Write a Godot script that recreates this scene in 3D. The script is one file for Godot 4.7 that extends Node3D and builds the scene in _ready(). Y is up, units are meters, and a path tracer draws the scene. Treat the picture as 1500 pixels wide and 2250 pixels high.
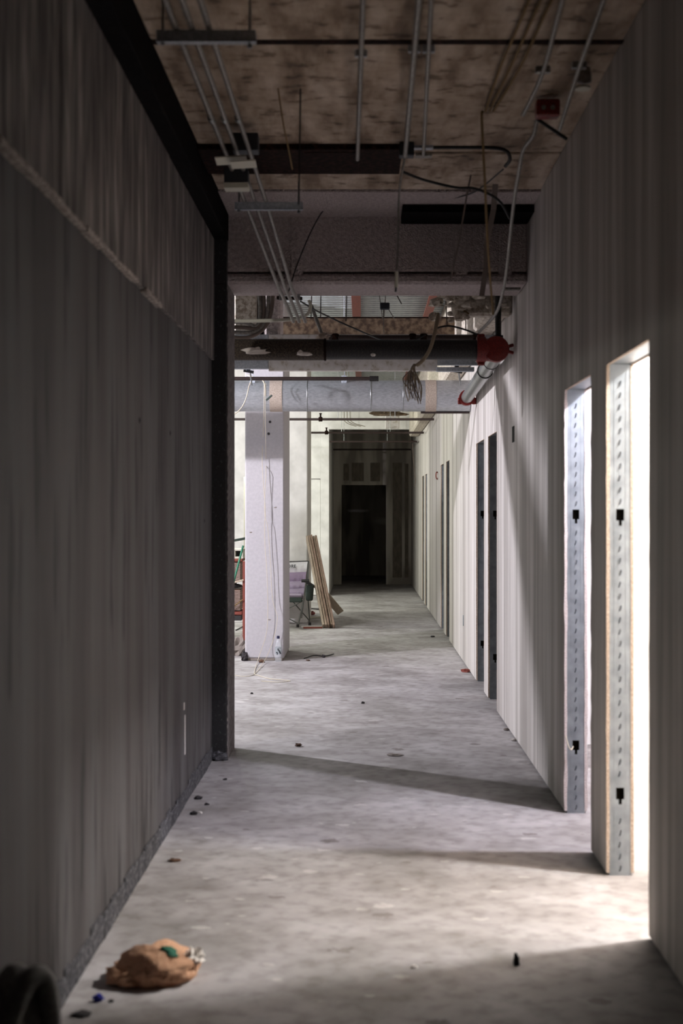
extends Node3D

const F := 3125.0      # focal length in pixels of the 1500 x 2250 frame (a 50 mm lens)
const CX := 797.0      # where the corridor's axis meets the frame
const CY := 1126.0
const EYE := 1.55
const XR := 1.039      # corridor face of the right wall
const XL := -0.945     # corridor face of the left wall
const HEAD := 2.18     # head of the rough door openings
const CEIL := 3.43     # concrete slab over the near corridor
const DECK := 3.75     # metal deck over the open area
const DOORS := [[5.17, 6.07], [6.48, 7.33], [11.04, 11.8], [12.2, 13.04], [17.1, 17.75], [18.3, 19.0], [23.0, 23.7], [24.2, 24.9]]

var M := {}
var taken := {}
var rng := RandomNumberGenerator.new()

# ------------------------------------------------------------------ places
func at(x: float, y: float, d: float) -> Vector3:      # metres: across, up, away from the camera
	return Vector3(x, y, -d)

func px(x: float, y: float, d: float) -> Vector3:      # a measured direction at a known distance
	return Vector3((x - CX) * d / F, EYE + (CY - y) * d / F, -d)

func fl(x: float, y: float, up := 0.0) -> Vector3:     # a point of the floor
	var d := EYE * F / (y - CY)
	return Vector3((x - CX) * d / F, up, -d)

# ------------------------------------------------------------------ naming
func numbered(called: String) -> String:
	if not taken.has(called):
		taken[called] = 0
		return called
	taken[called] += 1
	return "%s_%03d" % [called, taken[called]]

func tag(o: Node, label: String, category: String, group := "") -> Node:
	o.set_meta("label", label)
	o.set_meta("category", category)
	if group != "":
		o.set_meta("group", group)
	return o

func thing(called: String, label: String, category: String, where := Vector3.ZERO, group := "") -> Node3D:
	var o := Node3D.new()
	o.name = numbered(called)
	add_child(o)
	o.position = where
	tag(o, label, category, group)
	return o

func struct_node(called: String) -> Node3D:
	var o := Node3D.new()
	o.name = numbered(called)
	add_child(o)
	o.set_meta("kind", "structure")
	return o

func mb() -> SurfaceTool:
	var st := SurfaceTool.new()
	st.begin(Mesh.PRIMITIVE_TRIANGLES)
	return st

func obj(called: String, st: SurfaceTool, m: Material, parent: Node = null) -> MeshInstance3D:
	var o := MeshInstance3D.new()
	o.mesh = st.commit()
	o.material_override = m
	if parent == null:
		o.name = numbered(called)
		add_child(o)
	else:
		o.name = called
		parent.add_child(o, true)
		if parent.get_parent() == self and parent is Node3D and parent.position != Vector3.ZERO:
			o.position = -parent.position
	return o

func share(called: String, mesh: Mesh, m: Material, parent: Node, where: Transform3D) -> MeshInstance3D:
	var o := MeshInstance3D.new()
	o.mesh = mesh
	o.material_override = m
	o.name = called
	parent.add_child(o, true)
	o.transform = where
	return o

func struct(called: String, st: SurfaceTool, m: Material) -> MeshInstance3D:
	var o := obj(called, st, m)
	o.set_meta("kind", "structure")
	return o

# ------------------------------------------------------------------ shapes
func tri(st: SurfaceTool, a: Vector3, b: Vector3, c: Vector3, na: Vector3, nb: Vector3, nc: Vector3) -> void:
	if (b - a).cross(c - a).dot(na + nb + nc) > 0.0:
		var t := b
		b = c
		c = t
		t = nb
		nb = nc
		nc = t
	st.set_normal(na)
	st.add_vertex(a)
	st.set_normal(nb)
	st.add_vertex(b)
	st.set_normal(nc)
	st.add_vertex(c)

func quad(st: SurfaceTool, a: Vector3, b: Vector3, c: Vector3, d: Vector3, n: Vector3) -> void:
	tri(st, a, b, c, n, n, n)
	tri(st, a, c, d, n, n, n)

func quad4(st: SurfaceTool, a: Vector3, b: Vector3, c: Vector3, d: Vector3, na: Vector3, nb: Vector3, nc: Vector3, nd: Vector3) -> void:
	tri(st, a, b, c, na, nb, nc)
	tri(st, a, c, d, na, nc, nd)

# a box with bevelled edges; basis turns it
func box(st: SurfaceTool, c: Vector3, s: Vector3, bevel := 0.0, b := Basis.IDENTITY) -> void:
	var h := s * 0.5
	var e: float = min(bevel, min(h.x, min(h.y, h.z)) * 0.9)
	var ax := [Vector3(1, 0, 0), Vector3(0, 1, 0), Vector3(0, 0, 1)]
	for i in 3:
		var u := (i + 1) % 3
		var v := (i + 2) % 3
		for sg in [-1.0, 1.0]:
			var n: Vector3 = ax[i] * sg
			var o: Vector3 = n * h[i]
			var du: Vector3 = ax[u] * (h[u] - e)
			var dv: Vector3 = ax[v] * (h[v] - e)
			quad(st, c + b * (o - du - dv), c + b * (o + du - dv), c + b * (o + du + dv), c + b * (o - du + dv), b * n)
	if e <= 0.0:
		return
	for i in 3:
		var u := (i + 1) % 3
		var v := (i + 2) % 3
		for su in [-1.0, 1.0]:
			for sv in [-1.0, 1.0]:
				var l: Vector3 = ax[i] * (h[i] - e)
				var p: Vector3 = ax[u] * su * h[u] + ax[v] * sv * (h[v] - e)
				var q: Vector3 = ax[u] * su * (h[u] - e) + ax[v] * sv * h[v]
				quad(st, c + b * (p - l), c + b * (p + l), c + b * (q + l), c + b * (q - l), (b * (ax[u] * su + ax[v] * sv)).normalized())
	for sx in [-1.0, 1.0]:
		for sy in [-1.0, 1.0]:
			for sz in [-1.0, 1.0]:
				var sv := Vector3(sx, sy, sz)
				var i := Vector3(h.x - e, h.y - e, h.z - e) * sv
				var n := (b * sv).normalized()
				tri(st, c + b * Vector3(sx * h.x, i.y, i.z), c + b * Vector3(i.x, sy * h.y, i.z), c + b * Vector3(i.x, i.y, sz * h.z), n, n, n)

# a box between two corners: across x0..x1, up y0..y1, away d0..d1
func slab(st: SurfaceTool, x0: float, x1: float, y0: float, y1: float, d0: float, d1: float, bevel := 0.0) -> void:
	box(st, Vector3((x0 + x1) / 2, (y0 + y1) / 2, -(d0 + d1) / 2), Vector3(abs(x1 - x0), abs(y1 - y0), abs(d1 - d0)), bevel)

func frame_of(dir: Vector3) -> Basis:
	var y := dir.normalized()
	var r := Vector3.UP if abs(y.y) < 0.9 else Vector3.RIGHT
	var x := r.cross(y).normalized()
	return Basis(x, y, x.cross(y))

# a bar of rectangular section from a to b
func bar(st: SurfaceTool, a: Vector3, b: Vector3, w: float, t: float, bevel := 0.0) -> void:
	var f := frame_of(b - a)
	box(st, (a + b) / 2, Vector3(w, (b - a).length(), t), bevel, f)

# a round tube through points, capped
func tube(st: SurfaceTool, pts: Array, r: float, sides := 10, r1 := -1.0) -> void:
	var n := pts.size()
	var rings := []
	var f := Basis.IDENTITY
	for i in n:
		var dir: Vector3 = (pts[min(i + 1, n - 1)] - pts[max(i - 1, 0)]).normalized()
		if i == 0:
			f = frame_of(dir)
		else:
			var x := (f.x - dir * f.x.dot(dir)).normalized()
			f = Basis(x, dir, x.cross(dir))
		var rr: float = r if r1 < 0.0 else lerp(r, r1, float(i) / (n - 1))
		var ring := []
		for k in sides:
			var an := TAU * k / sides
			var o: Vector3 = f.x * cos(an) + f.z * sin(an)
			ring.append([pts[i] + o * rr, o])
		rings.append(ring)
	for i in n - 1:
		for k in sides:
			var j := (k + 1) % sides
			quad4(st, rings[i][k][0], rings[i][j][0], rings[i + 1][j][0], rings[i + 1][k][0], rings[i][k][1], rings[i][j][1], rings[i + 1][j][1], rings[i + 1][k][1])
	for e in [0, n - 1]:
		var out: Vector3 = (pts[0] - pts[1]).normalized() if e == 0 else (pts[n - 1] - pts[n - 2]).normalized()
		for k in sides:
			tri(st, pts[e], rings[e][k][0], rings[e][(k + 1) % sides][0], out, out, out)

# a smooth curve through points
func curve(pts: Array, steps := 6) -> Array:
	var out := []
	var n := pts.size()
	for i in n - 1:
		var a: Vector3 = pts[max(i - 1, 0)]
		var b: Vector3 = pts[i]
		var c: Vector3 = pts[i + 1]
		var d: Vector3 = pts[min(i + 2, n - 1)]
		for s in steps:
			out.append(b.cubic_interpolate(c, a, d, float(s) / steps))
	out.append(pts[n - 1])
	return out

# a lathed profile [[radius, along], ...] about dir from o
func lathe(st: SurfaceTool, o: Vector3, dir: Vector3, prof: Array, sides := 20) -> void:
	var f := frame_of(dir)
	for i in prof.size() - 1:
		var r0: float = prof[i][0]
		var r1: float = prof[i + 1][0]
		var y0: float = prof[i][1]
		var y1: float = prof[i + 1][1]
		var sl := Vector2(y1 - y0, r0 - r1).normalized()
		for k in sides:
			var a0 := TAU * k / sides
			var a1 := TAU * (k + 1) / sides
			var e0: Vector3 = f.x * cos(a0) + f.z * sin(a0)
			var e1: Vector3 = f.x * cos(a1) + f.z * sin(a1)
			var n0: Vector3 = e0 * sl.x + f.y * sl.y
			var n1: Vector3 = e1 * sl.x + f.y * sl.y
			if r0 > 1e-6:
				tri(st, o + e0 * r0 + f.y * y0, o + e1 * r0 + f.y * y0, o + e1 * r1 + f.y * y1, n0, n1, n1)
			if r1 > 1e-6:
				tri(st, o + e0 * r0 + f.y * y0, o + e1 * r1 + f.y * y1, o + e0 * r1 + f.y * y1, n0, n1, n0)

# a polygon (seen along dir) pushed along x from x0 to x1: points are Vector2(away, up)
func extrude_x(st: SurfaceTool, poly: PackedVector2Array, x0: float, x1: float) -> void:
	var n := poly.size()
	var mid := Vector2.ZERO
	for p in poly:
		mid += p / n
	var cw := Geometry2D.is_polygon_clockwise(poly)
	for i in n:
		var p := poly[i]
		var q := poly[(i + 1) % n]
		var t := (q - p).normalized()
		var o := Vector2(-t.y, t.x) if cw else Vector2(t.y, -t.x)
		quad(st, at(x0, p.y, p.x), at(x1, p.y, p.x), at(x1, q.y, q.x), at(x0, q.y, q.x), Vector3(0, o.y, -o.x))
	var ids := Geometry2D.triangulate_polygon(poly)
	for e in [[x0, -1.0], [x1, 1.0]]:
		for i in range(0, ids.size(), 3):
			var nn := Vector3(e[1], 0, 0)
			tri(st, at(e[0], poly[ids[i]].y, poly[ids[i]].x), at(e[0], poly[ids[i + 1]].y, poly[ids[i + 1]].x), at(e[0], poly[ids[i + 2]].y, poly[ids[i + 2]].x), nn, nn, nn)

# an irregular lump: a sphere pushed about by noise, flat facets; flattened below
func lump(st: SurfaceTool, c: Vector3, s: Vector3, sd: int, rough := 0.3, freq := 1.6, nu := 14, nv := 9, smooth := false, b := Basis.IDENTITY) -> void:
	var nz := FastNoiseLite.new()
	nz.seed = sd
	nz.frequency = freq
	nz.fractal_octaves = 3
	var g := []
	for j in nv + 1:
		var row := []
		var th := PI * j / nv
		for i in nu:
			var ph := TAU * i / nu
			var d := Vector3(sin(th) * cos(ph), cos(th), sin(th) * sin(ph))
			var r := 1.0 + rough * 2.0 * nz.get_noise_3dv(d + Vector3(sd, 0, 0))
			var p := d * r
			p.y = max(p.y, -0.75)
			row.append(c + b * (p * s))
		g.append(row)
	for j in nv:
		for i in nu:
			var k := (i + 1) % nu
			var p0: Vector3 = g[j][i]
			var p1: Vector3 = g[j][k]
			var p2: Vector3 = g[j + 1][k]
			var p3: Vector3 = g[j + 1][i]
			for t in [[p0, p1, p2], [p0, p2, p3]]:
				var n: Vector3 = (t[1] - t[0]).cross(t[2] - t[0])
				if n.length() < 1e-9:
					continue
				n = n.normalized()
				if n.dot((t[0] + t[1] + t[2]) / 3.0 - c) < 0.0:
					n = -n
				if smooth:
					tri(st, t[0], t[1], t[2], (t[0] - c).normalized().lerp(n, 0.5).normalized(), (t[1] - c).normalized().lerp(n, 0.5).normalized(), (t[2] - c).normalized().lerp(n, 0.5).normalized())
				else:
					tri(st, t[0], t[1], t[2], n, n, n)

# a ring lying across dir
func ring(st: SurfaceTool, c: Vector3, dir: Vector3, r: float, t: float, sides := 20) -> void:
	var f := frame_of(dir)
	var pts := []
	for k in sides + 1:
		var an := TAU * k / sides
		pts.append(c + (f.x * cos(an) + f.z * sin(an)) * r)
	tube(st, pts, t, 6)

# ------------------------------------------------------------------ materials
func noise_tex(sd: int, freq: float, octaves: int, ramp: Array, kind := FastNoiseLite.TYPE_SIMPLEX_SMOOTH, size := 512) -> NoiseTexture2D:
	var n := FastNoiseLite.new()
	n.noise_type = kind
	n.seed = sd
	n.frequency = freq
	n.fractal_octaves = octaves
	n.fractal_gain = 0.55
	var t := NoiseTexture2D.new()
	t.noise = n
	t.width = size
	t.height = size
	t.seamless = true
	if ramp.size() > 0:
		var g := Gradient.new()
		var offs := PackedFloat32Array()
		var cols := PackedColorArray()
		for r in ramp:
			offs.append(r[0])
			cols.append(r[1])
		g.offsets = offs
		g.colors = cols
		t.color_ramp = g
	return t

func mat(c: Color, rough := 0.8, metal := 0.0) -> StandardMaterial3D:
	var m := StandardMaterial3D.new()
	m.albedo_color = c
	m.roughness = rough
	m.metallic = metal
	return m

func tmat(tex: Texture2D, sc: Vector3, rough := 0.85, metal := 0.0, tint := Color.WHITE) -> StandardMaterial3D:
	var m := mat(tint, rough, metal)
	m.albedo_texture = tex
	m.uv1_triplanar = true
	m.uv1_world_triplanar = true
	m.uv1_scale = sc
	return m

func detail(m: StandardMaterial3D, tex: Texture2D, sc: Vector3) -> StandardMaterial3D:
	m.detail_enabled = true
	m.detail_albedo = tex
	m.detail_blend_mode = BaseMaterial3D.BLEND_MODE_MUL
	m.detail_uv_layer = BaseMaterial3D.DETAIL_UV_2
	m.uv2_triplanar = true
	m.uv2_world_triplanar = true
	m.uv2_scale = sc
	return m

func bump(m: StandardMaterial3D, sd: int, freq: float, oct: int, cm: float) -> StandardMaterial3D:
	m.heightmap_enabled = true
	m.heightmap_texture = noise_tex(sd, freq, oct, [])
	m.heightmap_scale = cm
	return m

func g3(v: float, w := 0.0) -> Color:
	return Color(v + w, v, v - w)

func make_materials() -> void:
	# dusty concrete floor: broad grey mottling, pale plaster spots
	M.floor = tmat(floor_picture(), Vector3(0.2, 0.2, 0.2), 0.82)
	detail(M.floor, noise_tex(11, 0.02, 5, [[0.0, g3(0.80, 0.01)], [0.5, g3(0.95)], [1.0, g3(1.0)]]), Vector3(0.83, 0.83, 0.83))
	bump(M.floor, 12, 0.03, 5, 0.25)
	# gypsum board, skimmed and rolled in upright strokes
	M.gyp = tmat(noise_tex(21, 0.012, 3, [[0.15, Color(0.66, 0.635, 0.61)], [0.42, Color(0.735, 0.71, 0.685)], [0.58, Color(0.80, 0.775, 0.755)], [0.9, Color(0.86, 0.84, 0.82)]]), Vector3(0.55, 0.012, 0.55), 0.9)
	detail(M.gyp, noise_tex(22, 0.03, 4, [[0.0, g3(0.86)], [0.5, g3(0.97)], [1.0, g3(1.0)]]), Vector3(1.7, 0.07, 1.7))
	M.white_room = tmat(noise_tex(23, 0.01, 3, [[0.0, g3(0.86, 0.01)], [1.0, g3(0.93, 0.01)]]), Vector3(0.4, 0.4, 0.4), 0.9)
	M.plaster = tmat(noise_tex(24, 0.01, 4, [[0.2, Color(0.80, 0.79, 0.77)], [0.8, Color(0.88, 0.87, 0.85)]]), Vector3(0.5, 0.5, 0.5), 0.9)
	M.column = tmat(noise_tex(25, 0.05, 4, [[0.2, Color(0.68, 0.665, 0.675)], [0.8, Color(0.71, 0.695, 0.705)]]), Vector3(0.9, 0.9, 0.9), 0.9)
	bump(M.column, 26, 0.08, 3, 0.03)
	M.end_wall = tmat(noise_tex(27, 0.008, 3, [[0.3, Color(0.62, 0.59, 0.55)], [0.5, Color(0.76, 0.735, 0.69)], [0.7, Color(0.82, 0.795, 0.755)]]), Vector3(0.5, 0.1, 0.5), 0.9)
	# sooty, smeared mastic on the left wall
	M.soot = tmat(noise_tex(31, 0.012, 4, [[0.2, Color(0.235, 0.215, 0.215)], [0.45, Color(0.285, 0.27, 0.27)], [0.6, Color(0.30, 0.285, 0.285)], [0.85, Color(0.325, 0.315, 0.32)]]), Vector3(0.4, 0.03, 0.4), 0.75)
	detail(M.soot, noise_tex(32, 0.03, 4, [[0.24, Color(0.48, 0.46, 0.46)], [0.33, g3(0.92)], [0.8, g3(1.0)]]), Vector3(0.55, 0.05, 0.55))
	M.soot_high = tmat(noise_tex(33, 0.016, 4, [[0.2, Color(0.34, 0.315, 0.305)], [0.45, Color(0.45, 0.42, 0.41)], [0.62, Color(0.49, 0.46, 0.445)], [0.76, Color(0.62, 0.60, 0.58)], [0.9, Color(0.47, 0.45, 0.44)]]), Vector3(0.7, 0.09, 0.7), 0.8)
	detail(M.soot_high, noise_tex(34, 0.04, 4, [[0.3, g3(0.6, 0.01)], [0.45, g3(0.93)], [0.8, g3(1.0)]]), Vector3(1.3, 0.11, 1.3))
	M.glue = tmat(noise_tex(35, 0.05, 4, [[0.3, Color(0.15, 0.145, 0.155)], [0.5, Color(0.225, 0.22, 0.235)], [0.68, Color(0.27, 0.265, 0.28)], [0.78, Color(0.58, 0.57, 0.58)], [0.83, Color(0.26, 0.255, 0.265)]]), Vector3(1.1, 1.1, 1.1), 0.85)
	M.black_paint = tmat(noise_tex(36, 0.06, 4, [[0.3, Color(0.085, 0.08, 0.085)], [0.74, Color(0.115, 0.11, 0.12)], [0.82, Color(0.42, 0.41, 0.41)], [0.86, Color(0.12, 0.11, 0.12)]]), Vector3(1.3, 1.0, 1.3), 0.6)
	M.edge_plaster = tmat(noise_tex(37, 0.05, 4, [[0.3, Color(0.27, 0.245, 0.24)], [0.6, Color(0.44, 0.41, 0.40)], [0.8, Color(0.60, 0.57, 0.55)]]), Vector3(2.0, 0.7, 2.0), 0.9)
	M.black_steel = tmat(noise_tex(38, 0.03, 3, [[0.3, Color(0.05, 0.043, 0.043)], [0.8, Color(0.09, 0.08, 0.078)]]), Vector3(1, 1, 1), 0.8)
	# stained, board-marked concrete slab
	M.slab = tmat(noise_tex(41, 0.011, 5, [[0.2, Color(0.53, 0.455, 0.385)], [0.38, Color(0.64, 0.565, 0.49)], [0.5, Color(0.695, 0.625, 0.55)], [0.64, Color(0.72, 0.65, 0.58)], [0.82, Color(0.79, 0.73, 0.665)]]), Vector3(0.85, 0.85, 0.22), 0.9)
	detail(M.slab, noise_tex(42, 0.02, 5, [[0.22, g3(0.64, 0.03)], [0.34, g3(0.92, 0.01)], [0.8, g3(1.0)]]), Vector3(0.5, 0.5, 0.8))
	bump(M.slab, 43, 0.04, 5, 0.5)
	M.fireproof = tmat(noise_tex(44, 0.04, 4, [[0.2, Color(0.69, 0.635, 0.625)], [0.8, Color(0.81, 0.76, 0.75)]]), Vector3(1.5, 1.5, 1.5), 0.95)
	bump(M.fireproof, 45, 0.10, 4, 1.6)
	M.fireproof_pale = tmat(noise_tex(46, 0.03, 4, [[0.25, Color(0.62, 0.565, 0.50)], [0.5, Color(0.77, 0.735, 0.68)], [0.8, Color(0.85, 0.82, 0.775)]]), Vector3(1.3, 1.3, 1.3), 0.95)
	bump(M.fireproof_pale, 47, 0.05, 4, 0.5)
	M.rust_dark = tmat(noise_tex(51, 0.03, 4, [[0.25, Color(0.095, 0.06, 0.05)], [0.6, Color(0.155, 0.095, 0.08)], [0.85, Color(0.24, 0.155, 0.125)]]), Vector3(1.5, 1.5, 1.5), 0.85)
	M.rust = tmat(noise_tex(52, 0.02, 4, [[0.3, Color(0.28, 0.215, 0.16)], [0.5, Color(0.38, 0.31, 0.24)], [0.75, Color(0.46, 0.39, 0.31)]]), Vector3(1.2, 1.2, 1.2), 0.9)
	M.primer = tmat(noise_tex(53, 0.04, 3, [[0.3, Color(0.36, 0.135, 0.05)], [0.8, Color(0.44, 0.175, 0.07)]]), Vector3(1.2, 1.2, 1.2), 0.75)
	M.red = tmat(noise_tex(54, 0.05, 3, [[0.2, Color(0.33, 0.06, 0.05)], [0.7, Color(0.55, 0.13, 0.10)], [0.9, Color(0.63, 0.24, 0.2)]]), Vector3(4, 4, 4), 0.45)
	M.galv = tmat(noise_tex(55, 0.06, 3, [[0.2, Color(0.52, 0.53, 0.53)], [0.8, Color(0.66, 0.67, 0.67)]], FastNoiseLite.TYPE_CELLULAR), Vector3(1.6, 1.6, 1.6), 0.36, 0.92)
	M.stud = tmat(noise_tex(56, 0.02, 3, [[0.2, Color(0.54, 0.565, 0.585)], [0.8, Color(0.63, 0.655, 0.675)]]), Vector3(0.8, 0.8, 0.8), 0.5, 0.85)
	M.stud_mark = mat(Color(0.31, 0.325, 0.35), 0.6, 0.4)
	M.conduit = tmat(noise_tex(57, 0.04, 3, [[0.2, Color(0.45, 0.43, 0.41)], [0.8, Color(0.60, 0.585, 0.56)]]), Vector3(2, 2, 2), 0.45, 0.45)
	M.strut = tmat(noise_tex(58, 0.04, 3, [[0.2, Color(0.62, 0.645, 0.68)], [0.8, Color(0.74, 0.76, 0.79)]]), Vector3(2, 2, 2), 0.6, 0.2)
	M.duct = tmat(noise_tex(59, 0.03, 3, [[0.2, Color(0.68, 0.695, 0.71)], [0.8, Color(0.79, 0.80, 0.815)]]), Vector3(1.2, 4.0, 4.0), 0.38, 0.68)
	M.mastic = tmat(noise_tex(60, 0.04, 3, [[0.2, Color(0.62, 0.565, 0.51)], [0.8, Color(0.76, 0.70, 0.65)]]), Vector3(3, 3, 3), 0.9)
	M.pipe_black = tmat(noise_tex(61, 0.05, 4, [[0.2, Color(0.065, 0.06, 0.065)], [0.6, Color(0.125, 0.115, 0.115)], [0.82, Color(0.27, 0.24, 0.21)]]), Vector3(3, 3, 3), 0.55)
	M.pipe_brown = tmat(noise_tex(62, 0.05, 4, [[0.25, Color(0.13, 0.105, 0.085)], [0.55, Color(0.24, 0.20, 0.165)], [0.78, Color(0.38, 0.33, 0.27)]]), Vector3(3, 3, 3), 0.85)
	M.pipe_dark = tmat(noise_tex(63, 0.05, 3, [[0.3, Color(0.15, 0.10, 0.09)], [0.8, Color(0.25, 0.18, 0.16)]]), Vector3(3, 3, 3), 0.6)
	M.white_paint = tmat(noise_tex(64, 0.02, 4, [[0.2, Color(0.70, 0.665, 0.62)], [0.36, Color(0.80, 0.78, 0.765)], [0.8, Color(0.84, 0.825, 0.82)]]), Vector3(1.2, 1.2, 1.2), 0.8)
	M.plate_white = mat(Color(0.80, 0.79, 0.73), 0.6)
	M.box_dark = mat(Color(0.22, 0.235, 0.26), 0.55, 0.4)
	M.deck = tmat(noise_tex(65, 0.03, 3, [[0.2, Color(0.55, 0.57, 0.57)], [0.8, Color(0.70, 0.72, 0.71)]]), Vector3(0.7, 1, 2.0), 0.5, 0.35)
	M.black_steel.metallic_specular = 0.15
	M.rust_dark.metallic_specular = 0.2
	M.wire_black = mat(Color(0.09, 0.085, 0.085), 0.6)
	M.wire_tan = tmat(noise_tex(66, 0.08, 3, [[0.3, Color(0.42, 0.33, 0.20)], [0.8, Color(0.60, 0.50, 0.34)]]), Vector3(5, 5, 5), 0.9)
	M.rope = tmat(noise_tex(84, 0.08, 3, [[0.3, Color(0.50, 0.44, 0.36)], [0.8, Color(0.66, 0.60, 0.51)]]), Vector3(5, 5, 5), 0.95)
	M.wire_white = mat(Color(0.78, 0.74, 0.66), 0.7)
	M.strap_grey = mat(Color(0.42, 0.37, 0.34), 0.9)
	M.gyp_edge = tmat(noise_tex(67, 0.08, 3, [[0.25, Color(0.66, 0.58, 0.51)], [0.6, Color(0.77, 0.70, 0.63)], [0.85, Color(0.86, 0.81, 0.77)]]), Vector3(4, 1.5, 4), 0.95)
	M.torn = tmat(noise_tex(83, 0.06, 4, [[0.25, Color(0.36, 0.33, 0.315)], [0.5, Color(0.60, 0.565, 0.54)], [0.8, Color(0.74, 0.70, 0.67)]]), Vector3(1.2, 1.2, 1.2), 0.95)
	M.gyp_core = tmat(noise_tex(68, 0.08, 4, [[0.2, Color(0.62, 0.54, 0.50)], [0.5, Color(0.82, 0.77, 0.75)], [0.9, Color(0.90, 0.88, 0.88)]]), Vector3(6, 3, 6), 0.95)
	M.cavity = mat(Color(0.24, 0.20, 0.16), 0.95)
	M.wood = tmat(noise_tex(71, 0.02, 4, [[0.2, Color(0.44, 0.37, 0.31)], [0.5, Color(0.60, 0.52, 0.45)], [0.8, Color(0.71, 0.635, 0.555)]]), Vector3(8, 0.6, 8), 0.85)
	M.wood_red = tmat(noise_tex(72, 0.02, 4, [[0.2, Color(0.40, 0.315, 0.265)], [0.5, Color(0.55, 0.455, 0.39)], [0.8, Color(0.66, 0.57, 0.50)]]), Vector3(8, 0.6, 8), 0.85)
	M.wood_pale = tmat(noise_tex(73, 0.02, 4, [[0.2, Color(0.56, 0.495, 0.43)], [0.5, Color(0.69, 0.63, 0.56)], [0.8, Color(0.78, 0.725, 0.655)]]), Vector3(8, 0.6, 8), 0.85)
	M.fab_pale = tmat(noise_tex(74, 0.06, 3, [[0.2, Color(0.80, 0.79, 0.80)], [0.8, Color(0.88, 0.87, 0.88)]]), Vector3(4, 2, 4), 0.95)
	M.fab_mauve = tmat(noise_tex(75, 0.06, 3, [[0.2, Color(0.52, 0.45, 0.54)], [0.8, Color(0.63, 0.56, 0.65)]]), Vector3(6, 1.5, 6), 0.95)
	M.fab_lilac = tmat(noise_tex(76, 0.06, 3, [[0.2, Color(0.58, 0.53, 0.60)], [0.8, Color(0.68, 0.63, 0.70)]]), Vector3(6, 1.5, 6), 0.95)
	M.fab_green = tmat(noise_tex(77, 0.06, 3, [[0.2, Color(0.20, 0.24, 0.22)], [0.8, Color(0.29, 0.33, 0.31)]]), Vector3(5, 5, 5), 0.95)
	M.fab_grey = mat(Color(0.40, 0.42, 0.42), 0.9)
	M.frame_grey = mat(Color(0.40, 0.40, 0.385), 0.45, 0.5)
	M.dark_plastic = mat(Color(0.14, 0.13, 0.13), 0.5)
	M.paper = tmat(noise_tex(78, 0.04, 4, [[0.25, Color(0.66, 0.48, 0.36)], [0.5, Color(0.80, 0.61, 0.475)], [0.8, Color(0.87, 0.72, 0.60)]]), Vector3(6, 6, 6), 0.9)
	M.paper.backlight_enabled = true
	M.paper.backlight = Color(0.5, 0.36, 0.26)
	M.green_print = mat(Color(0.05, 0.33, 0.24), 0.8)
	M.tissue = mat(Color(0.88, 0.85, 0.82), 0.95)
	M.green_handle = mat(Color(0.07, 0.42, 0.30), 0.4)
	M.brick_red = mat(Color(0.50, 0.245, 0.20), 0.75)
	M.cardboard = tmat(noise_tex(79, 0.05, 3, [[0.2, Color(0.55, 0.47, 0.43)], [0.8, Color(0.70, 0.62, 0.58)]]), Vector3(3, 3, 3), 0.9)
	M.rubble = tmat(noise_tex(80, 0.06, 4, [[0.2, Color(0.38, 0.35, 0.33)], [0.8, Color(0.66, 0.62, 0.58)]]), Vector3(6, 6, 6), 0.95)
	M.rubble_dark = mat(Color(0.20, 0.185, 0.19), 0.9)
	M.rubble_brown = mat(Color(0.36, 0.26, 0.20), 0.9)
	M.white_chip = mat(Color(0.88, 0.86, 0.84), 0.9)
	M.blue = mat(Color(0.06, 0.10, 0.55), 0.5)
	M.bag_dark = tmat(noise_tex(81, 0.03, 3, [[0.3, Color(0.50, 0.49, 0.48)], [0.8, Color(0.66, 0.65, 0.64)]]), Vector3(3, 3, 3), 0.65)
	M.bare_board = tmat(noise_tex(82, 0.02, 3, [[0.2, Color(0.46, 0.425, 0.385)], [0.8, Color(0.54, 0.50, 0.455)]]), Vector3(1, 0.4, 1), 0.9)
	var pl := mat(Color(0.90, 0.94, 0.96, 0.16), 0.06)
	pl.transparency = BaseMaterial3D.TRANSPARENCY_ALPHA
	M.clear_plastic = pl
	var lf := mat(Color(0.66, 0.69, 0.70, 0.5), 0.3)
	lf.transparency = BaseMaterial3D.TRANSPARENCY_ALPHA
	M.label_film = lf
	M.cap_navy = mat(Color(0.07, 0.07, 0.22), 0.5)
	M.ink = mat(Color(0.16, 0.18, 0.20), 0.8)

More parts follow.
